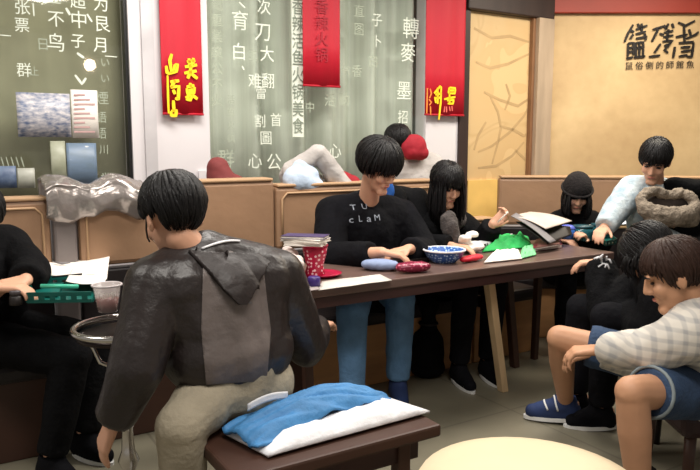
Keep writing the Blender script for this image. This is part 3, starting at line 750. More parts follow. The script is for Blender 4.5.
def face_parts(root, c, R, s, mat_brow):
    T = lambda q: c + R @ (V3(q) * s)
    for x in (-1, 1):
        mb = MB(); mb.ell(T((x * .032, .079, .0)), (.0145 * s, .008 * s, .0048 * s), R); mb.build('eye', m_eye, root)
        mb = MB(); mb.tube([T((x * .016, .0945, .021)), T((x * .032, .0935, .026)), T((x * .050, .082, .021))], [.0035 * s, .0042 * s, .002 * s], 8); mb.build('eyebrow', mat_brow, root)
    mb = MB(); mb.tube([T((-.022, .087, -.068)), T((-.008, .0945, -.065)), T((.008, .0945, -.065)), T((.022, .087, -.068))], [.002 * s, .0045 * s, .0045 * s, .002 * s], 8); mb.build('mouth', m_lip, root)
def hair(root, c, R, s, mat, style='short', fringe=.035, vol=1.0, length=.0, seed=1, nape=-.06, side=-.028):
    """cap with many tapering locks that fall from the crown"""
    rnd = random.Random(seed); mb = MB()
    rx, ry, rz = .084 * vol, .103 * vol, .094 * vol; cc = V3((0, -.014, .036))
    down = R.transposed() @ V3((0, 0, -1))
    ins = lambda th, ph: cc + V3((rx * math.sin(th) * math.sin(ph), ry * math.sin(th) * math.cos(ph), rz * math.cos(th)))
    def endang(ph):
        a = abs((ph + PI) % (2 * PI) - PI)                          # 0 = face side, pi = nape
        lo = fringe if a < .85 else (fringe + (side - fringe) * min(1, (a - .85) / .3) if a < 1.3 else (side + (nape - side) * min(1, max(0, (a - 1.75) / .6))))
        z = (lo - cc.z) / rz
        return math.acos(max(-.93, min(.93, z)))
    # solid cap
    NP, NT = 36, 10; rings = []
    for i in range(NT + 1):
        ring = []
        for j in range(NP):
            ph = 2 * PI * j / NP; th = .04 + (endang(ph) - .04) * i / NT
            ring.append(c + R @ (ins(th, ph) * s))
        rings.append(ring)
    inner = [[c + R @ ((cc + (R.transposed() @ (p - c) / s - cc) * .90) * s) for p in rg] for rg in rings[::-1]]
    mb.rings(rings + inner)
    n = 560
    for k in range(n):
        ph = 2 * PI * k / n + rnd.uniform(-.05, .05); te = endang(ph) * rnd.uniform(.80, 1.13)
        t0 = rnd.uniform(.05, .75) * te; pts = []; rad = []; sw = rnd.uniform(-.35, .35); lift = rnd.uniform(.99, 1.07)
        m = 6
        for i in range(m + 1):
            f = i / m; th = t0 + (te - t0) * f; q = ins(th, ph + sw * f * .6)
            q = cc + (q - cc) * (1 + (lift - 1) * math.sin(f * 2.2)); pts.append(c + R @ (q * s))
            rad.append(s * (.0072 * (1 - f) ** .5 * min(1, .35 + f * 3) + .0016))
        a = abs((ph + PI) % (2 * PI) - PI)
        if style == 'long' and a > .8:
            L = length * rnd.uniform(.85, 1.05); p = pts[-1]; out = (p - c); out.z = 0; out = out.normalized() if out.length > 1e-5 else V3((0, 0, 0))
            for i in range(1, 6):
                g = i / 5; pts.append(p + V3((0, 0, -L * g)) + out * (.012 * math.sin(g * 2.6) + rnd.uniform(-.004, .004))); rad.append(s * (.0075 * (1 - g) ** .5 + .002))
            rad[m] = s * .0075; rad[m - 1] = s * .0075
        mb.tube(pts, rad, 6, flat=.55)
    return mb.build('hair', mat, root)
def person(label, J, shirt=None, pants=None, shoes=None, s=1.0, skin=m_skin, hairkw=None, hands=(), sleeve=1.0, short=False, legs=True, top_w=(.006, 9, 1), fat=0.0, hem=.10, collar=None, top_name='jacket', lo=0.0):
    nbk = V3(J['nb']); pel = V3(J['pel']); side = V3(J['side']).normalized()      # side: towards the person's left hand
    root = thing('person', label, 'person', (pel.x, pel.y, 0))
    R = headmat(J['hf'], J['hu']); hc = V3(J['head'])
    shw = J.get('shw', .17)
    shL = V3(J.get('shL', nbk + side * shw - Z * .055)); shR = V3(J.get('shR', nbk - side * shw - Z * .055))
    hipL = V3(J.get('hipL', pel + side * .085)); hipR = V3(J.get('hipR', pel - side * .085))
    up = (nbk - pel); mid = pel + up * .42; chest = pel + up * .72
    fw = side.cross(Z) * -1 if False else V3((side.y, -side.x, 0)).normalized() * (1)
    B = MB()
    def torso(mb, e, lo=0.0):
        pel_, hipL_, hipR_ = pel + up * lo, hipL + up * lo, hipR + up * lo
        mb.capsule(pel_, mid, .115 * s + e, .105 * s + e); mb.capsule(mid, chest, .105 * s + e, .11 * s + e)
        mb.capsule(hipL_, hipR_, .095 * s + e)
        mb.capsule(hipL_.lerp(pel_, .25), shL.lerp(nbk, .45) - up.normalized() * .06, .092 * s + e, .085 * s + e)
        mb.capsule(hipR_.lerp(pel_, .25), shR.lerp(nbk, .45) - up.normalized() * .06, .092 * s + e, .085 * s + e)
        mb.capsule(shL.lerp(chest, .35), shR.lerp(chest, .35), .085 * s + e); mb.capsule(shL, nbk, .052 * s + e, .05 * s + e); mb.capsule(shR, nbk, .052 * s + e, .05 * s + e)
    torso(B, 0)
    nh = hc + R @ V3((0, -.02, -.07)) * s
    B.capsule(nbk - up.normalized() * .04, nh, .058 * s, .05 * s)
    head_shapes(B, hc, R, s)
    arms = (('L', shL, V3(J['elL']), V3(J['wrL'])), ('R', shR, V3(J['elR']), V3(J['wrR'])))
    for nm, sh, el, wr in arms:
        B.capsule(sh, el, .048 * s, .038 * s); B.capsule(el, el.lerp(wr, .35), .038 * s, .04 * s); B.capsule(el.lerp(wr, .35), wr, .04 * s, .025 * s)
    for nm, d, n, th, cu in hands:
        w_ = V3(J['wr' + nm]); hand(B, w_, d, n, th, cu, s)
    lg = []
    if legs:
        lg = [('L', hipL, V3(J['knL']), V3(J['anL']), V3(J['toL'])), ('R', hipR, V3(J['knR']), V3(J['anR']), V3(J['toR']))]
        for nm, hp, kn, an, to in lg:
            B.capsule(hp, kn, .082 * s, .056 * s); B.capsule(kn, kn.lerp(an, .33), .053 * s, .056 * s); B.capsule(kn.lerp(an, .33), an, .056 * s, .035 * s)
            B.capsule(an, to - Z * .01, .038 * s, .028 * s)
            hd = (an - (to - an).normalized() * .035); B.capsule(an, hd - Z * .02, .036 * s, .03 * s)
    me = fuse(B, 'body', .0068, 3); link('body', me, skin, root)
    face_parts(root, hc, R, s, m_hair)
    hk = dict(mat=m_hair, seed=len(label)); hk.update(hairkw or {}); hair(root, hc, R, s, **hk)
    if shirt:
        S = MB(); e = .018 + fat; torso(S, e, lo)
        dn = -up.normalized()
        if not lo: S.capsule(hipL + dn * hem * .4, hipR + dn * hem * .4, .098 * s + e)
        cb = nbk + (nh - nbk).normalized() * .01
        S.frust(nbk - up.normalized() * .05, cb + (nh - nbk).normalized() * .02, .075 * s + fat * .5, .064 * s + fat * .4)
        for nm, sh, el, wr in arms:
            S.capsule(sh, el, .056 * s + e * .9, .05 * s + e * .7)
            en = el.lerp(wr, sleeve if not isinstance(sleeve, dict) else sleeve[nm])
            if (en - el).length > .03: S.ell(el, (.05 * s + e * .7,) * 3); S.frust(el, en, .049 * s + e * .7, .036 * s + e * .6)
        ms = fuse(S, top_name, .0085, 4, top_w); so = link(top_name, ms, shirt, root)
        root_shirt = so
    else: so = None
    if pants and legs:
        Q = MB(); Q.capsule(hipL, hipR, .106 * s); Q.capsule(pel + Z * .06, pel, .118 * s)
        for nm, hp, kn, an, to in lg:
            if short:
                en = hp.lerp(kn, short); Q.frust(hp, en, .1 * s, .088 * s); Q.ell(hp, (.1 * s,) * 3)
            else:
                Q.capsule(hp, kn, .098 * s, .076 * s); Q.ell(kn, (.074 * s,) * 3); Q.frust(kn, kn.lerp(an, .93), .073 * s, .058 * s)
        mq = fuse(Q, 'trousers', .0095, 3, (.006, 11, .6)); link('shorts' if short else 'trousers', mq, pants, root)
    if shoes and legs:
        for nm, hp, kn, an, to in lg:
            T_ = MB(); d = (to - an); d.z = 0; d.normalize(); z0 = min(an.z, to.z) - .06
            hl = an - d * .03; hl = V3((hl.x, hl.y, max(.035, an.z - .05))); tp = V3((to.x, to.y, max(.03, to.z - .008)))
            T_.capsule(hl, hl.lerp(tp, .55), .043 * s, .045 * s); T_.capsule(hl.lerp(tp, .5), tp, .046 * s, .036 * s); T_.capsule(an - Z * .015, hl.lerp(tp, .8) + Z * .008, .049 * s, .040 * s); T_.frust(hl, an + Z * .02, .047 * s, .046 * s); T_.capsule(an + Z * .0 + d * .02, hl.lerp(tp, .5) + Z * .012, .042 * s, .04 * s)
            sm = fuse(T_, 'shoe', .007, 4, None, [(V3((0, 0, .004)), V3((0, 0, -1)))] if hl.z < .08 else None); sh = link('shoe', sm, shoes, root)
            mb = MB(); x = d.cross(Z); ol = []
            for i in range(20):
                a = 2 * PI * i / 20; c_ = hl.lerp(tp, .5); ln = (tp - hl).length / 2 + .042
                ol.append(V3((c_.x, c_.y, hl.z - .038)) + d * math.cos(a) * ln + x * math.sin(a) * .044 * s * (1 - .12 * math.cos(a)) + Z * (tp.z - hl.z) * math.cos(a))
            mb.prism(ol, Z * .018); mb.build('sole', m_sole, sh)
    root['_'] = 0; del root['_']
    return root, so, R, hc
#==SPLIT3==
# man in the brown jacket, from behind
J = dict(head=P(173, 216, 2.12), hf=(-.62, .70, -.30), hu=(-.12, .1, 1), nb=P(206, 259, 2.15), pel=P(240, 384, 2.16), side=(-.93, -.28, 0),
         shL=P(155, 284, 2.04), shR=P(276, 276, 2.28), elL=P(137, 368, 1.93), elR=P(306, 345, 2.42), wrL=P(113, 422, 1.95), wrR=P(316, 328, 2.66))
kl = P(182, 424, 1.94); kr = J['pel'] + V * .40 + U * .16
J.update(hipL=P(216, 390, 2.10), hipR=P(262, 384, 2.22), knL=kl, knR=kr, anL=V3((kl.x - .02, kl.y + .06, .09)), anR=V3((kr.x, kr.y, .09)) + V * .03, toL=V3((kl.x - .1, kl.y + .12, .04)), toR=V3((kr.x, kr.y, .04)) + V * .17)
fm, so, R, hc = person('man seen from behind in a dark brown hooded jacket and khaki trousers', J, m_jacket, m_khaki, m_sole, 1.02,
    hairkw=dict(fringe=.03, vol=1.06, nape=-.045, side=.022, seed=3), hands=(('L', (-.45, .1, -1), (.8, .5, 0), (0, 1, 0), .3), ('R', (.4, .9, 0), (0, 0, -1), (-1, 0, 0), .4)), fat=.018, top_w=(.009, 7, .5), lo=.30, top_name='jacket', sleeve={'L': .93, 'R': .95})
def proj(p):
    q = p - C0; f = V3((0, math.cos(PITCH), -math.sin(PITCH))); upv = V3((0, math.sin(PITCH), math.cos(PITCH)))
    dd = q.dot(f); return 350 + FPX * q.x / dd, 235 - FPX * q.dot(upv) / dd
def sewn(so, poly, lift, th, name, mat, parent, facing=V3((0, -1, 0))):
    """a panel sewn on a garment: the cloth inside a convex outline, lifted and given a thickness"""
    bm = bmesh.new(); bm.from_mesh(so.data); bm.transform(wmat(so)); bm.normal_update()
    bmesh.ops.delete(bm, geom=[f for f in bm.faces if f.normal.dot(facing) < .12], context='FACES')
    ctr = sum((ray(*q) for q in poly), V3()) / len(poly)
    for i in range(len(poly)):
        n = ray(*poly[i]).cross(ray(*poly[(i + 1) % len(poly)])).normalized()
        if n.dot(ctr) > 0: n = -n
        bmesh.ops.bisect_plane(bm, geom=bm.verts[:] + bm.edges[:] + bm.faces[:], plane_co=C0, plane_no=n, clear_outer=True)
    # keep the largest piece
    bm.faces.ensure_lookup_table(); seen = set(); best = []
    for f0 in bm.faces:
        if f0 in seen: continue
        st_ = [f0]; comp = []; seen.add(f0)
        while st_:
            f = st_.pop(); comp.append(f)
            for e in f.edges:
                for g in e.link_faces:
                    if g not in seen: seen.add(g); st_.append(g)
        if len(comp) > len(best): best = comp
    bs_ = set(best); bmesh.ops.delete(bm, geom=[f for f in bm.faces if f not in bs_], context='FACES'); bm.normal_update()
    nr = [(v, v.normal.copy()) for v in bm.verts]
    for v, n in nr: v.co += n * (lift if not callable(lift) else lift(*proj(v.co)))
    me = bpy.data.meshes.new(name); bm.to_mesh(me); bm.free()
    me.polygons.foreach_set('use_smooth', [True] * len(me.polygons))
    o = link(name, me, mat, parent); k = o.modifiers.new('thick', 'SOLIDIFY'); k.thickness = th; k.offset = -1
    return o
sewn(so, [(203, 262), (262, 262), (270, 330), (266, 380), (206, 384), (201, 330)], .004, .006, 'back_panel', m_jpanel, fm)
sewn(so, [(188, 252), (258, 256), (268, 264), (242, 304), (236, 304)], lambda x, y: .012 + .016 * max(0, min(1, (y - 256) / 40)), .018, 'hood', M('hood_brown', (38, 31, 30), .5, .2, 7, .3, 22), fm)
nk = (hc + R @ V3((0, -.02, -.07)) - J['nb']).normalized(); nk = (nk + Z * 1.2 + V3((.12, -.1, 0))).normalized(); cc = J['nb'] + V3((-.004, .0, -.004)); x_, y_, z_ = basis(nk)
mb = MB(); mb.tube([cc + (x_ * math.cos(t) + y_ * math.sin(t)) * .080 + nk * (.006 * math.sin(3 * t)) for t in [2 * PI * i / 36 for i in range(36)]], .027, 12, True); mb.build('collar', m_jpanel, fm)
from mathutils.bvhtree import BVHTree
vs = []; fs = []
for o_ in fm.children_recursive:
    if o_.name.split('.')[0] in ('jacket', 'hood', 'collar'):
        k = len(vs); vs += [wmat(o_) @ v.co for v in o_.data.vertices]; fs += [tuple(i + k for i in p.vertices) for p in o_.data.polygons]
bv = BVHTree.FromPolygons(vs, fs); pts = []
for i in range(13):
    f = i / 12; h = bv.ray_cast(C0, ray(202 + 38 * f, 249.5 - 8 * math.sin(f * 1.9)).normalized())
    if h[0]: pts.append(h[0] + V3((0, -.004, .003)))
mb = MB(); mb.tube(pts, .0038, 8); mb.build('collar_edge', m_lining, fm)
mb = MB(); T = lambda q: hc + R @ (V3(q) * 1.02)
mb.tube([T((-.084, -.004, .012)), T((-.087, .01, -.03)), T((-.074, .04, -.05)), T((-.05, .082, -.055))], .0028, 6); mb.build('mask_strap', m_ink, fm)
mb = MB(); mb.capsule(J['wrR'].lerp(J['elR'], .05), J['wrR'].lerp(J['elR'], .2), .045, .048); mb.build('cuff', m_lining, fm)
mb = MB(); mb.grid(lambda a, b: P(248 + 40 * a, 410 - 12 * a + (1 - b) * -7, 2.02 + .06 * a + b * .0) + V3((0, -.01, .012 * math.sin(a * 3))), 8, 4, th=.005); mb.build('shirt_tail', m_lining, fm)

# boy in the black sweatshirt
J = dict(head=P(379, 166, 3.52), hf=(.62, -.62, -.46), hu=(.12, -.2, 1), nb=P(366, 206, 3.68), pel=Pv(372, 300, .62), side=(.95, .28, 0),
         shL=P(402, 216, 3.80), shR=P(332, 214, 3.62), elL=P(424, 252, 3.62), elR=P(330, 258, 3.42), wrL=P(408, 249, 3.36), wrR=P(382, 252, 3.22))
J['pel'].z = .54
J.update(knL=P(400, 300, 3.40), knR=P(352, 312, 3.22), anL=P(398, 388, 3.42), anR=P(352, 396, 3.16), toL=P(402, 392, 3.26), toR=P(354, 402, 3.0))
for k in ('anL', 'anR'): J[k].z = .09
for k in ('toL', 'toR'): J[k].z = .04
mm, so, R, hc = person('boy with thick black fringe in a black printed sweatshirt writing at the table', J, m_black2, m_denim, m_navy, 1.0,
    hairkw=dict(fringe=.014, vol=1.22, nape=-.06, seed=5), hands=(('L', (-.8, -.5, -.1), (0, 0, -1), (0, -1, 0), .4), ('R', (.9, -.1, -.15), (0, 0, -1), (0, 1, .2), .4)), sleeve={'L': .85, 'R': .80}, fat=.02, top_w=(.007, 8, 1), top_name='sweatshirt')
def print_on(root, so, texts, mat, name='printed_letters', lift=.004):
    """letters pressed on the cloth: characters are projected onto the garment along the view of its front"""
    from mathutils.bvhtree import BVHTree
    mwx = wmat(so); vs = [mwx @ v.co for v in so.data.vertices]; bvh = BVHTree.FromPolygons(vs, [tuple(p.vertices) for p in so.data.polygons])
    mb = MB()
    for body, px, py, hpx, wide in texts:
        hit = bvh.ray_cast(C0, ray(px, py).normalized())
        if hit[0] is None: continue
        n = hit[1]; x = V3((0, 0, 1)).cross(n).normalized(); y = n.cross(x)
        tmp = MB(); text_mesh(tmp, body, hit[0], hpx / 700 * hit[0].y, x, y, n, wide, 0)
        keep = []
        for q in tmp.v:
            h2 = bvh.find_nearest(q); keep.append(h2[0] + h2[1] * lift)
        mb.add(keep, tmp.f, False)
    if mb.v: mb.build(name, mat, root, fix=False)
print_on(mm, so, [('T', 353, 208, 9, 1.2), ('U', 364, 207, 9, 1.1), ('c', 351, 220, 9, 1.4), ('L', 360, 219, 9, 1), ('a', 369, 219, 10, 1.2), ('M', 377, 218, 9, 1)], M('grey_white_print', (150, 156, 168), .8))

# girl with long hair
J = dict(head=P(447, 184, 3.90), hf=(.36, -.80, -.42), hu=(.05, -.2, 1), nb=P(441, 218, 4.02), pel=Pv(437, 300, .70), side=(.9, .4, 0), shw=.145,
         elL=P(482, 244, 3.95), elR=P(420, 246, 3.82), wrL=P(493, 224, 3.84), wrR=P(452, 246, 3.68))
J['pel'].z = .54
J.update(knL=J['pel'] + V3((.27, -.33, 0)), knR=J['pel'] + V3((.1, -.4, 0)))
for k in 'LR':
    kn = J['kn' + k]; J['an' + k] = V3((kn.x - .02, kn.y + .04, .09)); J['to' + k] = V3((kn.x + .02, kn.y - .1, .04))
gg, so, R, hc = person('girl with long straight black hair in a black coat reading at the table', J, m_black, m_black2, m_black2, .93,
    hairkw=dict(style='long', fringe=.022, vol=1.08, length=.2, seed=8), hands=(('L', (.5, -.2, .5), (-.5, -.3, 0), (0, -1, .5), .7), ('R', (.8, -.5, 0), (0, 0, -1), (-.5, -.5, 0), .4)), fat=.02, top_w=(.006, 8, 1), sleeve=.92, top_name='coat')
mb = MB(); sc = J['nb'] + V3((.02, -.03, .005))
mb.tube([sc + V3((math.cos(t) * .088, math.sin(t) * .08, .012 * math.sin(2 * t) + .02 * math.sin(t))) for t in [2 * PI * i / 24 for i in range(24)]], .032, 10, True)
mb.capsule(P(449, 218, 3.79), P(452, 226, 3.75), .036, .034); mb.capsule(P(452, 226, 3.75), P(456, 243, 3.74), .034, .026); mb.capsule(P(446, 220, 3.77), P(446, 232, 3.75), .03, .022)
link('scarf', fuse(mb, 'scarf', .008, 3, (.009, 22, .4)), M('grey_knit', (72, 66, 64), .95, .3, 30, .5, 80), gg)

# child in black with a knitted hat
J = dict(head=P(577, 193, 4.36), hf=(-.12, -.86, -.45), hu=(0, -.2, 1), nb=P(575, 217, 4.46), pel=P(570, 285, 4.50), side=(.97, .1, 0), shw=.135,
         elL=P(600, 243, 4.36), elR=P(540, 243, 4.40), wrL=P(586, 238, 4.18), wrR=P(560, 240, 4.20))
J['pel'].z = .54
J.update(knL=J['pel'] + V3((.1, -.36, .0)), knR=J['pel'] + V3((-.14, -.36, .0)))
for k in 'LR':
    kn = J['kn' + k]; J['an' + k] = V3((kn.x, kn.y + .02, .09)); J['to' + k] = V3((kn.x, kn.y - .12, .04))
ch, so, R, hc = person('child in a black coat and dark round hat at the far table end', J, m_black, m_black2, m_black2, .88,
    hairkw=dict(style='long', fringe=.012, vol=1.06, length=.13, seed=9), hands=(('L', (-.5, -.6, .4), (-.5, 0, -.6), (0, -1, .5), .6), ('R', (.5, -.8, 0), (0, 0, -1), (1, 0, 0), .4)), fat=.02, sleeve=.95, top_name='coat')
mb = MB(); s = .9; rings = []
for i in range(11):
    th = .05 + 1.55 * i / 10; rings.append([hc + R @ (V3((.1 * math.sin(th) * math.cos(a), -.014 + .118 * math.sin(th) * math.sin(a), .025 + .125 * math.cos(th))) * s) for a in [2 * PI * j / 28 for j in range(28)]])
mb.rings(rings); mb.tube([hc + R @ (V3((.102 * math.cos(a), -.014 + .121 * math.sin(a), .03)) * s) for a in [2 * PI * j / 28 for j in range(28)]], .008, 10, True)
mb.build('hat', M('black_knit', (24, 19, 19), .95, .3, 40, .5, 90), ch)

# boy in the pale denim jacket at the right
J = dict(head=P(655, 160, 3.98), hf=(-.45, -.70, -.50), hu=(0, -.25, 1), nb=P(654, 190, 4.10), pel=P(668, 280, 4.12), side=(.97, .12, 0), shw=.165,
         shR=P(632, 190, 4.06), elR=P(615, 212, 3.96), elL=P(690, 232, 3.9), wrR=P(604, 228, 3.86), wrL=P(660, 240, 3.72))
J['pel'].z = .54
J.update(knL=J['pel'] + V3((-.02, -.40, 0)), knR=J['pel'] + V3((-.22, -.38, 0)))
for k in 'LR':
    kn = J['kn' + k]; J['an' + k] = V3((kn.x, kn.y + .02, .09)); J['to' + k] = V3((kn.x, kn.y - .13, .04))
rb, so, R, hc = person('boy in a pale blue grey jacket and a black coat with grey fur hood', J, m_bluegrey, m_black2, m_black2, .96,
    hairkw=dict(fringe=.026, vol=1.03, seed=11), hands=(('R', (-.5, -.7, -.2), (0, 0, -1), (1, 0, 0), .4), ('L', (-.7, -.6, 0), (0, 0, -1), (0, 1, 0), .4)), fat=.018, sleeve=.92, top_name='jacket')
# black coat with a fur hood worn open over it
hd = rb
mb = MB(); mb.capsule(P(668, 226, 3.84), P(712, 222, 3.95), .11, .13); mb.capsule(P(668, 262, 3.72), P(720, 262, 3.8), .13, .15); mb.capsule(P(655, 222, 3.86), P(648, 258, 3.72), .06, .08); mb.capsule(P(672, 186, 4.02), P(715, 194, 4.02), .05, .07)
link('coat_body', fuse(mb, 'coat_body', .011, 5, (.010, 8, 1)), m_black, hd)
mb = MB(); cc = P(666, 204, 3.72); pts = []
for i in range(28):
    a = 2 * PI * i / 28; x = math.cos(a) * 27; y = math.sin(a) * 13 + (6 * math.exp(-((math.cos(a)) ** 2) * 8) if math.sin(a) < 0 else 0) + (.25 * x)*.3
    pts.append(P(668 + x, 203 + y * 1.05, 3.72 + .05 * math.sin(a) * -1))
mb.tube(pts, [.026 + .026 * max(0, math.sin(2 * PI * i / 28)) + .003 * math.sin(i * 2.3) for i in range(28)], 12, True)
mb.capsule(P(652, 216, 3.70), P(690, 219, 3.70), .04, .045)
link('fur_hood', fuse(mb, 'fur_hood', .008, 3, (.008, 30, 1)), m_fur, hd)
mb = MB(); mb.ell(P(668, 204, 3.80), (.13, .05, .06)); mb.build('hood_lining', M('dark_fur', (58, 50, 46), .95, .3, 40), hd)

# person with black hair bent forward
J = dict(head=P(650, 254, 2.95), hf=(-.42, .35, -.84), hu=(-.35, .5, .6), nb=P(672, 278, 2.93), pel=P(676, 345, 3.02), side=(-.3, .95, 0), shw=.15,
         shL=P(655, 280, 3.1), shR=P(672, 290, 2.84), elL=P(608, 312, 3.12), elR=P(650, 330, 2.86), wrL=P(600, 262, 3.26), wrR=P(625, 310, 3.1))
J['pel'].z = .505
J.update(knL=J['pel'] + V3((-.36, .2, .02)), knR=J['pel'] + V3((-.3, .03, .02)))
for k in 'LR':
    kn = J['kn' + k]; J['an' + k] = V3((kn.x + .0, kn.y + .02, .09)); J['to' + k] = V3((kn.x - .12, kn.y + .04, .04))
bh, so, R, hc = person('person with black hair bent low in a black padded jacket at the far table end', J, m_black, m_black2, m_black2, .96,
    hairkw=dict(style='long', fringe=.03, vol=1.14, length=.06, seed=13), hands=(('L', (-.9, .3, -.1), (0, 0, -1), (0, 1, 0), .5), ('R', (-.8, .4, 0), (0, 0, -1), (0, 1, 0), .5)), fat=.035, top_w=(.012, 9, 1), sleeve=.95, top_name='padded_jacket')
mb = MB(); rnd = random.Random(4)
for i in range(9):
    a = P(603 + rnd.uniform(-3, 5), 262 + rnd.uniform(-3, 4), 3.15); b = P(594 + i * 2.2, 250 + rnd.uniform(0, 22), 3.14); mb.tube([a, a.lerp(b, .5) + Z * .01, b], .004, 6)
mb.build('white_cord_trim', m_lining, bh)
bt = V3((J['pel'].x, J['pel'].y, 0)); r = thing('black_stool', 'low black stool under the bent person with black hair', 'stool', bt)
mb = MB(); mb.lathe([(.01, .34), (.17, .34), (.18, .36), (.17, .385), (.01, .39)], bt, 28); mb.build('seat', m_dleather, r)
for i in range(4):
    a = PI / 4 + i * PI / 2; c = V3((math.cos(a), math.sin(a), 0)); mb = MB(); mb.frust(bt + c * .16, bt + c * .12 + Z * .345, .013, .016); mb.build('leg', m_dmetal, r)

# bare-legged boy in the plaid shirt
J = dict(head=P(674, 274, 2.42), hf=(-.88, .26, -.40), hu=(-.35, .1, 1), nb=P(706, 312, 2.44), pel=P(732, 392, 2.62), side=(-.3, -.95, 0), shw=.15,
         shL=P(692, 334, 2.30), shR=P(700, 318, 2.60), elL=P(652, 350, 2.36), elR=P(650, 362, 2.74), wrL=P(598, 350, 2.64), wrR=P(592, 352, 2.80),
         knL=P(632, 392, 2.22), knR=P(560, 338, 2.90), anL=P(640, 490, 2.24), anR=P(566, 394, 3.14), toL=P(610, 520, 2.3), toR=P(533, 404, 3.18))
J['pel'].z = .44; J['anR'].z = .10; J['toR'].z = .05; J['anL'].z = .09; J['toL'].z = .04
J['hipL'] = P(715, 392, 2.48); J['hipR'] = P(706, 376, 2.70)
lb, so, R, hc = person('boy in a grey plaid shirt and denim shorts with bare legs, leaning forward', J, m_plaid, m_denim_d, m_navy, 1.0, m_skin_tan,
    hairkw=dict(mat=m_hair_brown, fringe=.045, vol=1.03, nape=-.055, seed=15), hands=(('L', (-.95, .3, -.15), (.1, .1, -1), (-.2, 1, .2), .55), ('R', (-.95, .1, -.3), (0, 0, -1), (0, 1, 0), .6)), sleeve={'L': .82, 'R': .85}, short=.80, fat=.022, top_w=(.009, 8, .8), top_name='plaid_shirt')
mb = MB(); a = J['anL']; mb.frust(a - Z * .02, a + Z * .12, .045, .05); mb.build('sock', m_black, lb)
mb = MB(); mb.tube([J['hipL'].lerp(J['knL'], .80) + V3((math.cos(t) * .0, 0, 0)) + (basis(J['knL'] - J['hipL'])[0] * math.cos(t) + basis(J['knL'] - J['hipL'])[1] * math.sin(t)) * .086 for t in [2 * PI * i / 24 for i in range(24)]], .006, 8, True); mb.build('shorts_hem', M('faded_hem', (120, 130, 134), .85), lb)

for shoe in [c_ for c_ in lb.children if c_.name.startswith('shoe')]:
    from mathutils.bvhtree import BVHTree
    vs = [wmat(shoe) @ v.co for v in shoe.data.vertices]; bv = BVHTree.FromPolygons(vs, [tuple(p.vertices) for p in shoe.data.polygons])
    xs = sorted(vs, key=lambda q: q.x); ctr = sum(vs, V3()) / len(vs); dd = (V3((xs[0].x, xs[0].y, 0)) - V3((xs[-1].x, xs[-1].y, 0))).normalized(); sd = dd.cross(Z)
    for k in (-.01, .035):
        pts = []
        for i in range(13):
            t = PI * (.08 + .84 * i / 12); h = bv.ray_cast(ctr + dd * (k + .02 * math.sin(t)) - Z * .005 + (sd * math.cos(t) + Z * math.sin(t)) * .3, -(sd * math.cos(t) + Z * math.sin(t)))
            if h[0]: pts.append(h[0])
        if len(pts) > 3: mb = MB(); mb.tube(pts, .0045, 6); mb.build('stripe', m_sole, shoe)
# black-clad diner at the left edge
J = dict(head=Pv(-26, 215, .50), hf=(.65, -.35, -.5), hu=(0, 0, 1), nb=Pv(-24, 250, .60), pel=Pv(-22, 345, .66), side=(.7, .7, 0), shw=.16,
         shL=Pv(6, 246, .68), elL=Pv(30, 272, .50), elR=Pv(-30, 300, .36), wrL=Pv(26, 280, .38), wrR=Pv(-4, 288, .32),
         knL=Pv(92, 345, .50), knR=Pv(74, 358, .30), anL=Pv(84, 420, .46), anR=Pv(50, 430, .3), toL=Pv(104, 430, .36), toR=Pv(70, 440, .2))
J['pel'].z = .54; J['anL'].z = .09; J['anR'].z = .09; J['toL'].z = .04; J['toR'].z = .04; J['knL'].z = .48; J['knR'].z = .48
J['knL'] = J['pel'] + (J['knL'] - J['pel']).normalized() * .46; J['knR'] = J['pel'] + (J['knR'] - J['pel']).normalized() * .46
lp_, so, R, hc = person('diner in black at the left edge with both hands on the left table', J, m_black, m_black, m_black2, 1.0,
    hairkw=dict(fringe=.03, vol=1.08, seed=17), hands=(('L', (-.6, -.75, -.1), (-.2, .2, -1), (.3, -.6, .6), .5), ('R', (.9, .1, 0), (0, 0, -1), (0, 1, .3), .5)), fat=.022, sleeve=.93, top_name='sweatshirt')

# person in white seen from behind, beyond the benches
J = dict(head=Pv(397, 143, 1.22), hf=(-.3, .9, -.1), hu=(0, 0, 1), nb=Pv(412, 158, 1.24), pel=Pv(416, 225, 1.26), side=(-.9, -.4, 0), shw=.15, elL=Pv(386, 198, 1.3), elR=Pv(446, 198, 1.3), wrL=Pv(384, 215, 1.38), wrR=Pv(436, 215, 1.38))
J['pel'].z = .68
bk, so, R, hc = person('person in a white shirt with a red hood seen from behind beyond the bench', J, m_greyc, None, None, .92, hairkw=dict(fringe=.03, vol=1.05, seed=19), legs=False, fat=.02, sleeve=1.0, top_name='white_shirt')
mb = MB(); c = Pv(414, 147, 1.12); mb.ell(c, (.095, .05, .08), Matrix.Rotation(ANG, 3, 'Z')); mb.capsule(c - Z * .03 - U * .03, c - Z * .04 + U * .06, .05, .045)
link('red_hood', fuse(mb, 'red_hood', .008, 4, (.006, 12, 1)), m_red, bk)
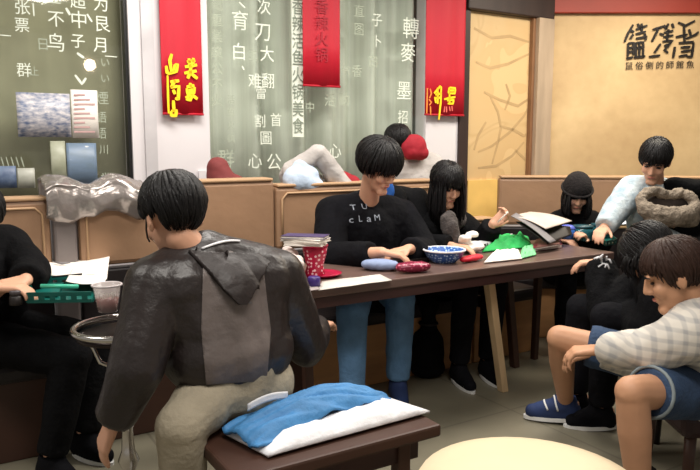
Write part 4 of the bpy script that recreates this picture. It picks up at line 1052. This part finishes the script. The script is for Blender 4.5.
#==SPLIT4==
# ---------------------------------------------------------------- things behind and on the benches
r = thing('bundled_coat', 'pale grey coat bundled on the bench top with a raised sleeve', 'coat', Pv(308, 186, 1.02))
mb = MB(); mb.capsule(Pv(318, 153, 1.0), Pv(345, 190, 1.0), .05, .06); mb.capsule(Pv(318, 153, 1.0), Pv(292, 172, 1.06), .045, .06); mb.capsule(Pv(292, 176, 1.1), Pv(330, 192, 1.1), .07, .07)
link('sleeve', fuse(mb, 'sleeve', .009, 4, (.009, 10, 1)), m_greyc, r)
mb = MB(); mb.capsule(Pv(296, 180, .99), Pv(316, 186, .99), .075, .05); mb.capsule(Pv(300, 168, 1.02), Pv(310, 176, 1.0), .05, .05)
link('blue_lining', fuse(mb, 'blue_lining', .009, 4, (.008, 12, 1)), M('pale_blue_cloth', (182, 198, 218), .8, .08, 10, .3, 40), r)
mb = MB(); mb.capsule(Pv(338, 178, 1.05), Pv(352, 184, 1.05), .05, .05); link('red_lining', fuse(mb, 'red_lining', .009, 3, (.006, 12, 1)), m_red, r)
mb = MB(); mb.capsule(Pv(218, 168, 1.2), Pv(222, 184, 1.2), .06, .09); mb.capsule(Pv(222, 182, 1.2), Pv(236, 186, 1.2), .07, .06)
o = link('red_bag', fuse(mb, 'red_bag', .009, 4, (.006, 10, 1)), M('dull_red_cloth', (120, 52, 52), .8)); recenter(o); tag(o, 'dull red bag half hidden behind the bench beside the white column', 'bag')
# black coat between the boy and the girl
r = thing('black_coat', 'black coat with blue lining hanging between the boy and the girl', 'coat', Pv(405, 235, .80))
mb = MB(); mb.capsule(Pv(392, 196, .78), Pv(415, 198, .80), .06, .06); mb.capsule(Pv(392, 200, .74), Pv(394, 240, .64), .08, .09); mb.capsule(Pv(416, 200, .76), Pv(418, 244, .66), .07, .09)
link('coat_body', fuse(mb, 'coat_body', .010, 4, (.012, 8, .5)), m_black, r)
mb = MB(); mb.ell(Pv(385, 190, .68), (.05, .03, .07)); link('blue_lining', fuse(mb, 'blue_lining', .007, 3, (.006, 14, 1)), m_bluebag, r)

# ---------------------------------------------------------------- things on the left table
def onT(px, py): return Pz(px, py, TH)
def sheet(pxs, z0, mat, label, name='paper_sheet', cat='paper', curl=.0, parent=None, th=.002, n=14, group=None):
    """paper lying on a surface, corners given as points of its own outline"""
    q = [Pz(x, y, z0) for x, y in pxs]
    mb = MB(); mb.grid(lambda a, b: (q[0] * (1 - a) + q[1] * a) * (1 - b) + (q[3] * (1 - a) + q[2] * a) * b + Z * (.003 + curl * (abs(2 * a - 1) ** 2) + .002 * noise.noise(V3((a * 4, b * 4, len(label))))), n, n, th=th)
    o = mb.build(name, mat, parent)
    if parent is None: recenter(o); tag(o, label, cat, group)
    return o
def tray(pxs, z0, h, mat, label, name='tray', cat='tray', slats=True, wall=.006):
    q = [Pz(x, y, z0 + .002) for x, y in pxs]; c = sum(q, V3()) / 4
    r = thing(name, label, cat, c)
    mb = MB(); mb.prism(q, Z * .006); mb.build('base', mat, r)
    for i in range(4):
        a, b = q[i], q[(i + 1) % 4]; n = ((a + b) / 2 - c); n.z = 0; n.normalize(); mb = MB(); ox = n * h * .25
        L = max(2, int((b - a).length / .035)) if slats else 1
        mb.prism([a + Z * h * .62 + ox * .62, b + Z * h * .62 + ox * .62, b + ox + Z * h, a + ox + Z * h], n * wall)
        mb.prism([a, b, b + Z * h * .3 + ox * .3, a + Z * h * .3 + ox * .3], n * wall)
        for k in range(L):
            t0, t1 = (k + .1) / L, (k + .62) / L; p0, p1 = a.lerp(b, t0), a.lerp(b, t1)
            mb.prism([p0 + Z * h * .25 + ox * .25, p1 + Z * h * .25 + ox * .25, p1 + Z * h * .66 + ox * .66, p0 + Z * h * .66 + ox * .66], n * wall)
        mb.build('side_wall', mat, r)
    return r
tr = tray([(28, 303), (92, 302), (101, 285), (44, 287)], TH, .042, m_teal, 'teal green slatted plastic tray on the left table')
mb = MB(); mb.tube([Pz(41, 286, TH + .05), Pz(78, 286.5, TH + .05)], .008, 8); mb.build('bright_rim', M('bright_teal', (70, 180, 150), .3), tr)
mb = MB(); q = [(31, 297), (58, 296.5), (64, 285), (45, 286)]; mb.prism([Pz(x, y, TH + .012) for x, y in q], Z * .012); tag(recenter(mb.build('notebook', m_teal, bevel=.002)), 'thin dark green notebook inside the teal tray', 'notebook')
s1 = sheet([(44, 277), (107, 283), (110, 257), (38, 262)], TH + .028, m_paper, 'large white paper sheet with curled corner behind the teal tray', curl=.012)
s2 = sheet([(66, 284), (105, 286), (108, 270), (72, 272)], TH + .040, m_paper, 'second white sheet lying over the large one near the cup', curl=.008)
mb = MB(); mb.tube([Pz(55, 262, TH + .045), Pz(62, 263.5, TH + .045), Pz(70, 262.5, TH + .045)], [.004, .006, .003], 8)
tag(recenter(mb.build('pen', m_grey)), 'short grey pen lying on the large white sheet', 'pen')
mb = MB(); mb.tube([Pz(52, 277, TH + .05), Pz(82, 274, TH + .05)], .004, 6); tag(recenter(mb.build('chopstick', m_ink)), 'black stick lying across the white sheets', 'chopstick')
# clear cup
c = onT(108, 312); r = thing('plastic_cup', 'clear plastic cup with pale printing at the left table edge', 'cup', c)
mb = MB(); mb.lathe([(.001, .003), (.032, .003), (.046, .092), (.050, .094), (.050, .098), (.044, .097), (.030, .007), (.001, .007)], c, 32); mb.build('cup_body', m_clear, r)
mb = MB(); mb.tube([c + V3((math.cos(2 * PI * i / 32) * .049, math.sin(2 * PI * i / 32) * .049, .096)) for i in range(32)], .0035, 8, True); mb.build('rim', M('frosted_rim', (196, 188, 188), .3), r)
mb = MB(); mb.lathe([(.001, .008), (.0305, .008), (.037, .05), (.001, .05)], c, 28); mb.build('drink', M('pink_drink', (150, 108, 104), .3), r)
t = MB(); toC = (C0 - c); toC.z = 0; toC.normalize(); xd = Z.cross(toC)
for i, ch_ in enumerate('咖啡'): text_mesh(t, ch_, c + toC * .043 + Z * .064 + xd * ((i - .5) * .024), .026, xd, Z, toC, 1, .001)
t.build('printing', m_paper, r, fix=False)
c = onT(16, 305); r = thing('ink_bottle', 'small black ink bottle beside the hands of the diner in black', 'bottle', c)
mb = MB(); mb.lathe([(.001, 0), (.021, .001), (.023, .006), (.021, .032), (.013, .038), (.001, .038)], c, 24); mb.build('bottle_body', m_ink, r)
mb = MB(); mb.lathe([(.001, .036), (.019, .037), (.020, .05), (.018, .054), (.001, .055)], c, 24); mb.build('lid', M('grey_lid', (74, 68, 70), .4), r)

# ---------------------------------------------------------------- things on the table of the boy in black
def bowl(c, r0, r1, h, mat, label, name='bowl', inner=None, cat='bowl'):
    r = thing(name, label, cat, c)
    mb = MB(); mb.lathe([(.001, .002), (r0, .0), (r0 + .006, .006), (r0 + (r1 - r0) * .72, h * .5), (r1, h), (r1 + .004, h + .003), (r1 - .006, h + .001), (r0, .012), (.001, .010)], c, 36); mb.build('bowl_body', mat, r)
    mb = MB(); mb.tube([c + V3((math.cos(2 * PI * i / 36) * r1, math.sin(2 * PI * i / 36) * r1, h)) for i in range(36)], .005, 8, True); mb.build('rim', inner or m_lining, r)
    return r
c = onT(315, 277); r = thing('dotted_container', 'crimson dotted round container holding papers at the near table corner', 'container', c)
mb = MB(); mb.lathe([(.001, 0), (.044, .001), (.048, .01), (.036, .05), (.050, .10), (.056, .140), (.052, .140), (.032, .05), (.042, .012), (.001, .008)], c, 32); mb.build('container_body', m_reddots, r)
mb = MB(); mb.tube([c + V3((math.cos(2 * PI * i / 32) * .054, math.sin(2 * PI * i / 32) * .054, .14)) for i in range(32)], .005, 8, True); mb.build('rim', m_crimson, r)
mb = MB(); mb.lathe([(.001, 0), (.02, 0), (.026, .006), (.026, .04), (.02, .044), (.001, .044)], onT(314, 287), 20); tag(recenter(mb.build('small_jar', M('violet_plastic', (60, 40, 110), .4))), 'small violet jar in front of the crimson dotted container', 'jar')
# stack of booklets on top
stk = c + Z * .146 - U * .045
bm_ = [('white', m_paper, (.17, .10, .016), .15, 'white booklet lowest in the stack on the dotted container', 'cream'), ('w2', M('cream_paper', (214, 204, 192), .7), (.19, .11, .014), -.12, 'cream booklet in the middle of the stack on the dotted container', ''), ('violet', M('violet_cover', (62, 46, 88), .5), (.19, .10, .012), .12, 'violet covered booklet topmost of the stack on the dotted container', '')]
zz = stk.z
for i, (nm, mt, sz, rot, lb_, _) in enumerate(bm_):
    R_ = Matrix.Rotation(-.35 + rot, 3, 'Z'); cc = V3((stk.x, stk.y, zz + sz[2] / 2))
    root_ = thing('booklet', lb_, 'booklet', V3((cc.x, cc.y, zz)), 0, 'booklets stacked on the dotted container')
    mb = MB(); mb.box(cc, (sz[0] - .006, sz[1] - .006, sz[2] - .004), R_); mb.build('pages', m_paper, root_)
    mb = MB(); mb.box(cc + Z * (sz[2] / 2 - .001), (sz[0], sz[1], .002), R_); mb.box(cc - Z * (sz[2] / 2 - .001), (sz[0], sz[1], .002), R_); mb.build('cover', mt, root_); zz += sz[2]
mb = MB(); rnd = random.Random(2)
for i in range(16):
    p = Pz(288 + rnd.uniform(-6, 10), 258 + rnd.uniform(-9, 9), TH + .1); mb.ell(p, (.022, .018, .016), Matrix.Rotation(rnd.uniform(0, 3), 3, 'X'))
mb.capsule(Pz(286, 262, TH + .06), Pz(292, 268, TH + .05), .05, .05)
o = link('paper_bundle', fuse(mb, 'paper_bundle', .006, 2, (.008, 22, 1)), M('crumpled_paper', (206, 192, 186), .8, .15, 14)); recenter(o); o.location.z = TH + .002; tag(o, 'crumpled pale tissue bundle beside the dotted container', 'tissue')
c = onT(322, 276); mb = MB(); mb.lathe([(.001, .002), (.06, .0), (.085, .012), (.088, .016), (.06, .012), (.02, .02), (.001, .022)], c, 32); tag(recenter(mb.build('saucer', m_crimson)), 'flat crimson saucer lying beside the dotted container', 'saucer')
sheet([(318, 291), (392, 281), (380, 275), (322, 282)], TH, M('grey_paper', (196, 190, 182), .7), 'long pale paper strip along the front table edge')
sheet([(300, 293), (320, 290), (316, 285), (298, 287)], TH + .002, M('dull_paper', (150, 138, 136), .7), 'small grey paper at the near table corner', 'paper_slip')
# pouches
def pouch(p0, p1, r0, mat, label, name='pouch', flat=.6, cat='pouch', seed=1):
    a = onT(*p0); b = onT(*p1); mb = MB(); k = 7; L = []
    for i in range(k + 1):
        f = i / k; p = a.lerp(b, f) + Z * r0 * flat; mb.ell(p, (r0 * (.75 + .25 * math.sin(PI * f)),) * 2 + (r0 * flat * (.8 + .2 * math.sin(PI * f)),))
    o = link(name, fuse(mb, name, .006, 4, (.004, 22, 1)), mat); recenter(o); o.location.z = TH + .001; return tag(o, label, cat)
o = pouch((368, 270), (392, 271), .042, M('grey_blue_cloth', (132, 148, 182), .6), 'grey blue pencil pouch on the table before the boy', seed=2)
o = pouch((402, 273), (424, 272), .040, m_mardots, 'maroon patterned pouch beside the grey blue pencil pouch')
c = onT(444, 262); r = bowl(c, .055, .102, .062, m_bluedots, 'blue bowl with pale blue pattern on the table before the girl')
pouch((464, 263), (479, 260), .030, M('bright_red_cloth', (206, 28, 52), .55), 'bright red pouch next to the blue bowl', flat=.5)
c = onT(403, 250); r = thing('round_plate', 'white round plate under the hand of the boy in black', 'plate', c)
mb = MB(); mb.lathe([(.001, .004), (.05, .0), (.085, .012), (.088, .015), (.05, .006), (.001, .008)], c, 32); mb.build('plate_body', m_lining, r)
mb = MB(); mb.ell(c + Z * .02, (.05, .05, .018)); mb.build('bread', M('bread', (226, 204, 176), .7), r)
tray([(392, 266), (428, 262), (420, 252), (392, 255)], TH, .024, M('black_plastic', (26, 22, 22), .4), 'black shallow tray between the plate and the blue bowl', slats=False)
sheet([(444, 240), (478, 237), (476, 232), (452, 233)], TH + .03, m_paper, 'white open sheet held by the girl', 'paper_sheet', curl=.02)
c = onT(474, 252); mb = MB()
for i in range(7): mb.ell(c + V3((random.uniform(-.06, .06), random.uniform(-.03, .03), .02 + .012 * i)), (.035, .03, .016), Matrix.Rotation(i, 3, 'Z'))
o = link('tissue', fuse(mb, 'tissue', .006, 2, (.006, 20, 1)), m_paper); recenter(o); o.location.z = TH + .001; tag(o, 'crumpled white tissue on the table beside the girl', 'tissue')
tray([(455, 252), (486, 249), (484, 240), (458, 243)], TH, .03, m_brownc, 'brown shallow tray behind the blue bowl', slats=False)

# ---------------------------------------------------------------- things on the far table
def crumple(pxs, h, mat, label, name, cat, seed, amp=.03, n=34):
    q = [onT(x, y) for x, y in pxs]; mb = MB()
    def fn(a, b):
        e = min(a, 1 - a, b, 1 - b); r = min(1, e / .2)
        return (q[0] * (1 - a) + q[1] * a) * (1 - b) + (q[3] * (1 - a) + q[2] * a) * b + Z * (.006 + r * (h + amp * (1 - 2 * abs(noise.noise(V3((a * 4 + seed, b * 4, seed))))) + amp * .5 * noise.noise(V3((a * 11, b * 9, seed)))))
    mb.grid(fn, n, n, th=.005); o = mb.build(name, mat); recenter(o); o.location.z = max(o.location.z, TH + .001); return tag(o, label, cat)
crumple([(482, 253), (532, 248), (528, 238), (490, 243)], .026, m_green, 'crumpled bright green cloth on the far table', 'green_cloth', 'cloth', 3, .02)
crumple([(484, 264), (522, 260), (518, 251), (492, 255)], .012, m_paper, 'white napkin in front of the green cloth', 'napkin', 'napkin', 5, .012)
crumple([(520, 260), (536, 256), (534, 247), (522, 250)], .01, m_lime, 'pale green wrapper beside the white napkin', 'wrapper', 'wrapper', 6, .012)
# open magazine leaning up
r = thing('magazine', 'large open magazine with grey pages leaning on the far table', 'magazine', onT(540, 240))
q = [P(510, 222, 3.86), P(548, 246, 3.70), P(566, 229, 4.02), P(524, 215, 4.1)]
for k, (A, B, Cc, D, mt) in enumerate(((P(511, 216, 3.95), P(550, 243, 3.68), P(556, 241, 3.74), P(516, 213, 4.0), m_grey), (P(511, 216, 3.97), P(546, 229, 3.80), P(572, 221, 4.05), P(530, 212, 4.15), M('pale_page', (196, 182, 170), .6)), )):
    mb = MB(); mb.grid(lambda a, b: (A * (1 - a) + B * a) * (1 - b) + (D * (1 - a) + Cc * a) * b + Z * (.012 * math.sin(a * PI)), 14, 10, th=.004); mb.build('page', mt, r)
mb = MB(); p0, p1 = P(530, 232, 3.86), P(556, 226, 4.0); mb.grid(lambda a, b: P(516, 219, 3.93).lerp(P(548, 241, 3.74), a).lerp(P(570, 224, 4.0).lerp(P(572, 232, 3.95), a), b) - Z * .015, 10, 8, th=.004); mb.build('dark_page', m_ink, r)
def slab(pxs, h, mat, label, name, cat, z0=TH):
    q = [Pz(x, y, z0 + .001) for x, y in pxs]; c = sum(q, V3()) / 4; r = thing(name, label, cat, c)
    mb = MB(); mb.prism([p.lerp(c, .03) + Z * .002 for p in q], Z * (h - .004)); mb.build('pages', m_paper, r)
    mb = MB(); mb.prism(q, Z * .002); mb.prism([p + Z * (h - .002) for p in q], Z * .002); mb.build('cover', mt_ if False else mat, r); return r
slab([(532, 252), (562, 248), (560, 240), (536, 243)], .022, m_maroon, 'dark maroon book under the magazine corner', 'book', 'book')
slab([(536, 250), (560, 246), (558, 240), (540, 243)], .012, M('brown_cover', (88, 54, 48), .5), 'brown book lying on the maroon book', 'book', 'book', TH + .0235)
c = onT(567, 240); r = thing('blue_cup', 'rounded blue paper cup beside the magazine', 'cup', c)
mb = MB(); mb.lathe([(.001, 0), (.032, 0), (.046, .03), (.05, .07), (.046, .07), (.030, .006), (.001, .006)], c, 28); mb.build('cup_body', m_bluebag, r)
mb = MB(); mb.lathe([(.001, .07), (.05, .068), (.052, .074), (.03, .09), (.001, .095)], c, 28); mb.build('lid', M('violet_blue', (88, 100, 190), .4), r)
for i, (x, y, rr, h) in enumerate(((582, 240, .06, .075), (600, 239, .055, .08))):
    c = onT(x, y); r = thing('glass_jar', ('teal glass jar beside the blue cup', 'teal glass jar nearer the right table end beside its twin')[i], 'jar', c, 0, 'teal glass jars')
    mb = MB(); mb.lathe([(.001, 0), (rr, 0), (rr + .004, .006), (rr + .006, h * .7), (rr, h), (rr - .005, h), (rr - .004, .01), (.001, .008)], c, 28); mb.build('jar_body', m_tealglass, r)
    mb = MB(); mb.lathe([(.001, h), (rr + .002, h), (rr + .002, h + .014), (.001, h + .018)], c, 28); mb.build('lid', M('teal_lid', (38, 74, 82), .35), r)
tray([(606, 246), (616, 244), (607, 237), (596, 239)], TH, .03, m_teal, 'teal tray at the right end of the far table')
sheet([(582, 226), (606, 224), (604, 218), (584, 219)], TH + .07, m_paper, 'white card on the jars near the child', 'paper_card')
sheet([(604, 226), (632, 224), (626, 219), (606, 220)], TH + .06, M('pale_blue_paper', (206, 216, 224), .7), 'pale blue open sheet before the boy in the pale jacket')
c = onT(618, 226); mb = MB(); mb.capsule(c + Z * .07, c + V3((.08, .02, .075)), .035, .03); o = link('black_glove', fuse(mb, 'black_glove', .006, 3, (.008, 20, 1)), m_black); recenter(o); o.location.z = TH + .001; tag(o, 'black knitted glove lying by the pale blue sheet', 'glove')
c = onT(484, 248); mb = MB(); mb.ell(c + Z * .022, (.045, .04, .022)); o = link('steamed_bun', fuse(mb, 'steamed_bun', .006, 2, (.003, 14, 1)), m_lining); recenter(o); tag(o, 'round white bun on the table beside the crumpled tissue', 'bun')
mb = MB(); mb.tube([onT(486, 243) + Z * .02, onT(512, 238) + Z * .024], .004, 6); tag(recenter(mb.build('chopstick', m_lining)), 'pale chopstick lying behind the green cloth', 'chopstick')
# pen in the girl's hand
mb = MB(); mb.tube([P(498, 222, 3.79), P(508, 212, 3.75)], .0045, 8); tag(recenter(mb.build('pen', m_paper)), 'white pen held in the raised hand of the girl', 'pen')

# ---------------------------------------------------------------- on the floor
c = Pz(421, 374, 0) - V * .06; r = thing('drawstring_bag', 'black drawstring bag standing on the floor under the table', 'bag', c)
mb = MB(); mb.capsule(c + Z * .09, c + Z * .2, .085, .085); mb.ell(c + Z * .06, (.095, .08, .06)); mb.capsule(c + Z * .22, c + Z * .34, .05, .04); mb.capsule(c + Z * .34, c + Z * .4, .03, .06)
link('bag_body', fuse(mb, 'bag_body', .009, 4, (.010, 10, .5), [(V3((0, 0, .003)), V3((0, 0, -1)))]), m_black, r)
mb = MB(); mb.tube([c + V3((math.cos(t) * .05, math.sin(t) * .05, .31)) for t in [2 * PI * i / 20 for i in range(20)]], .006, 6, True); mb.build('drawstring', m_ink, r)
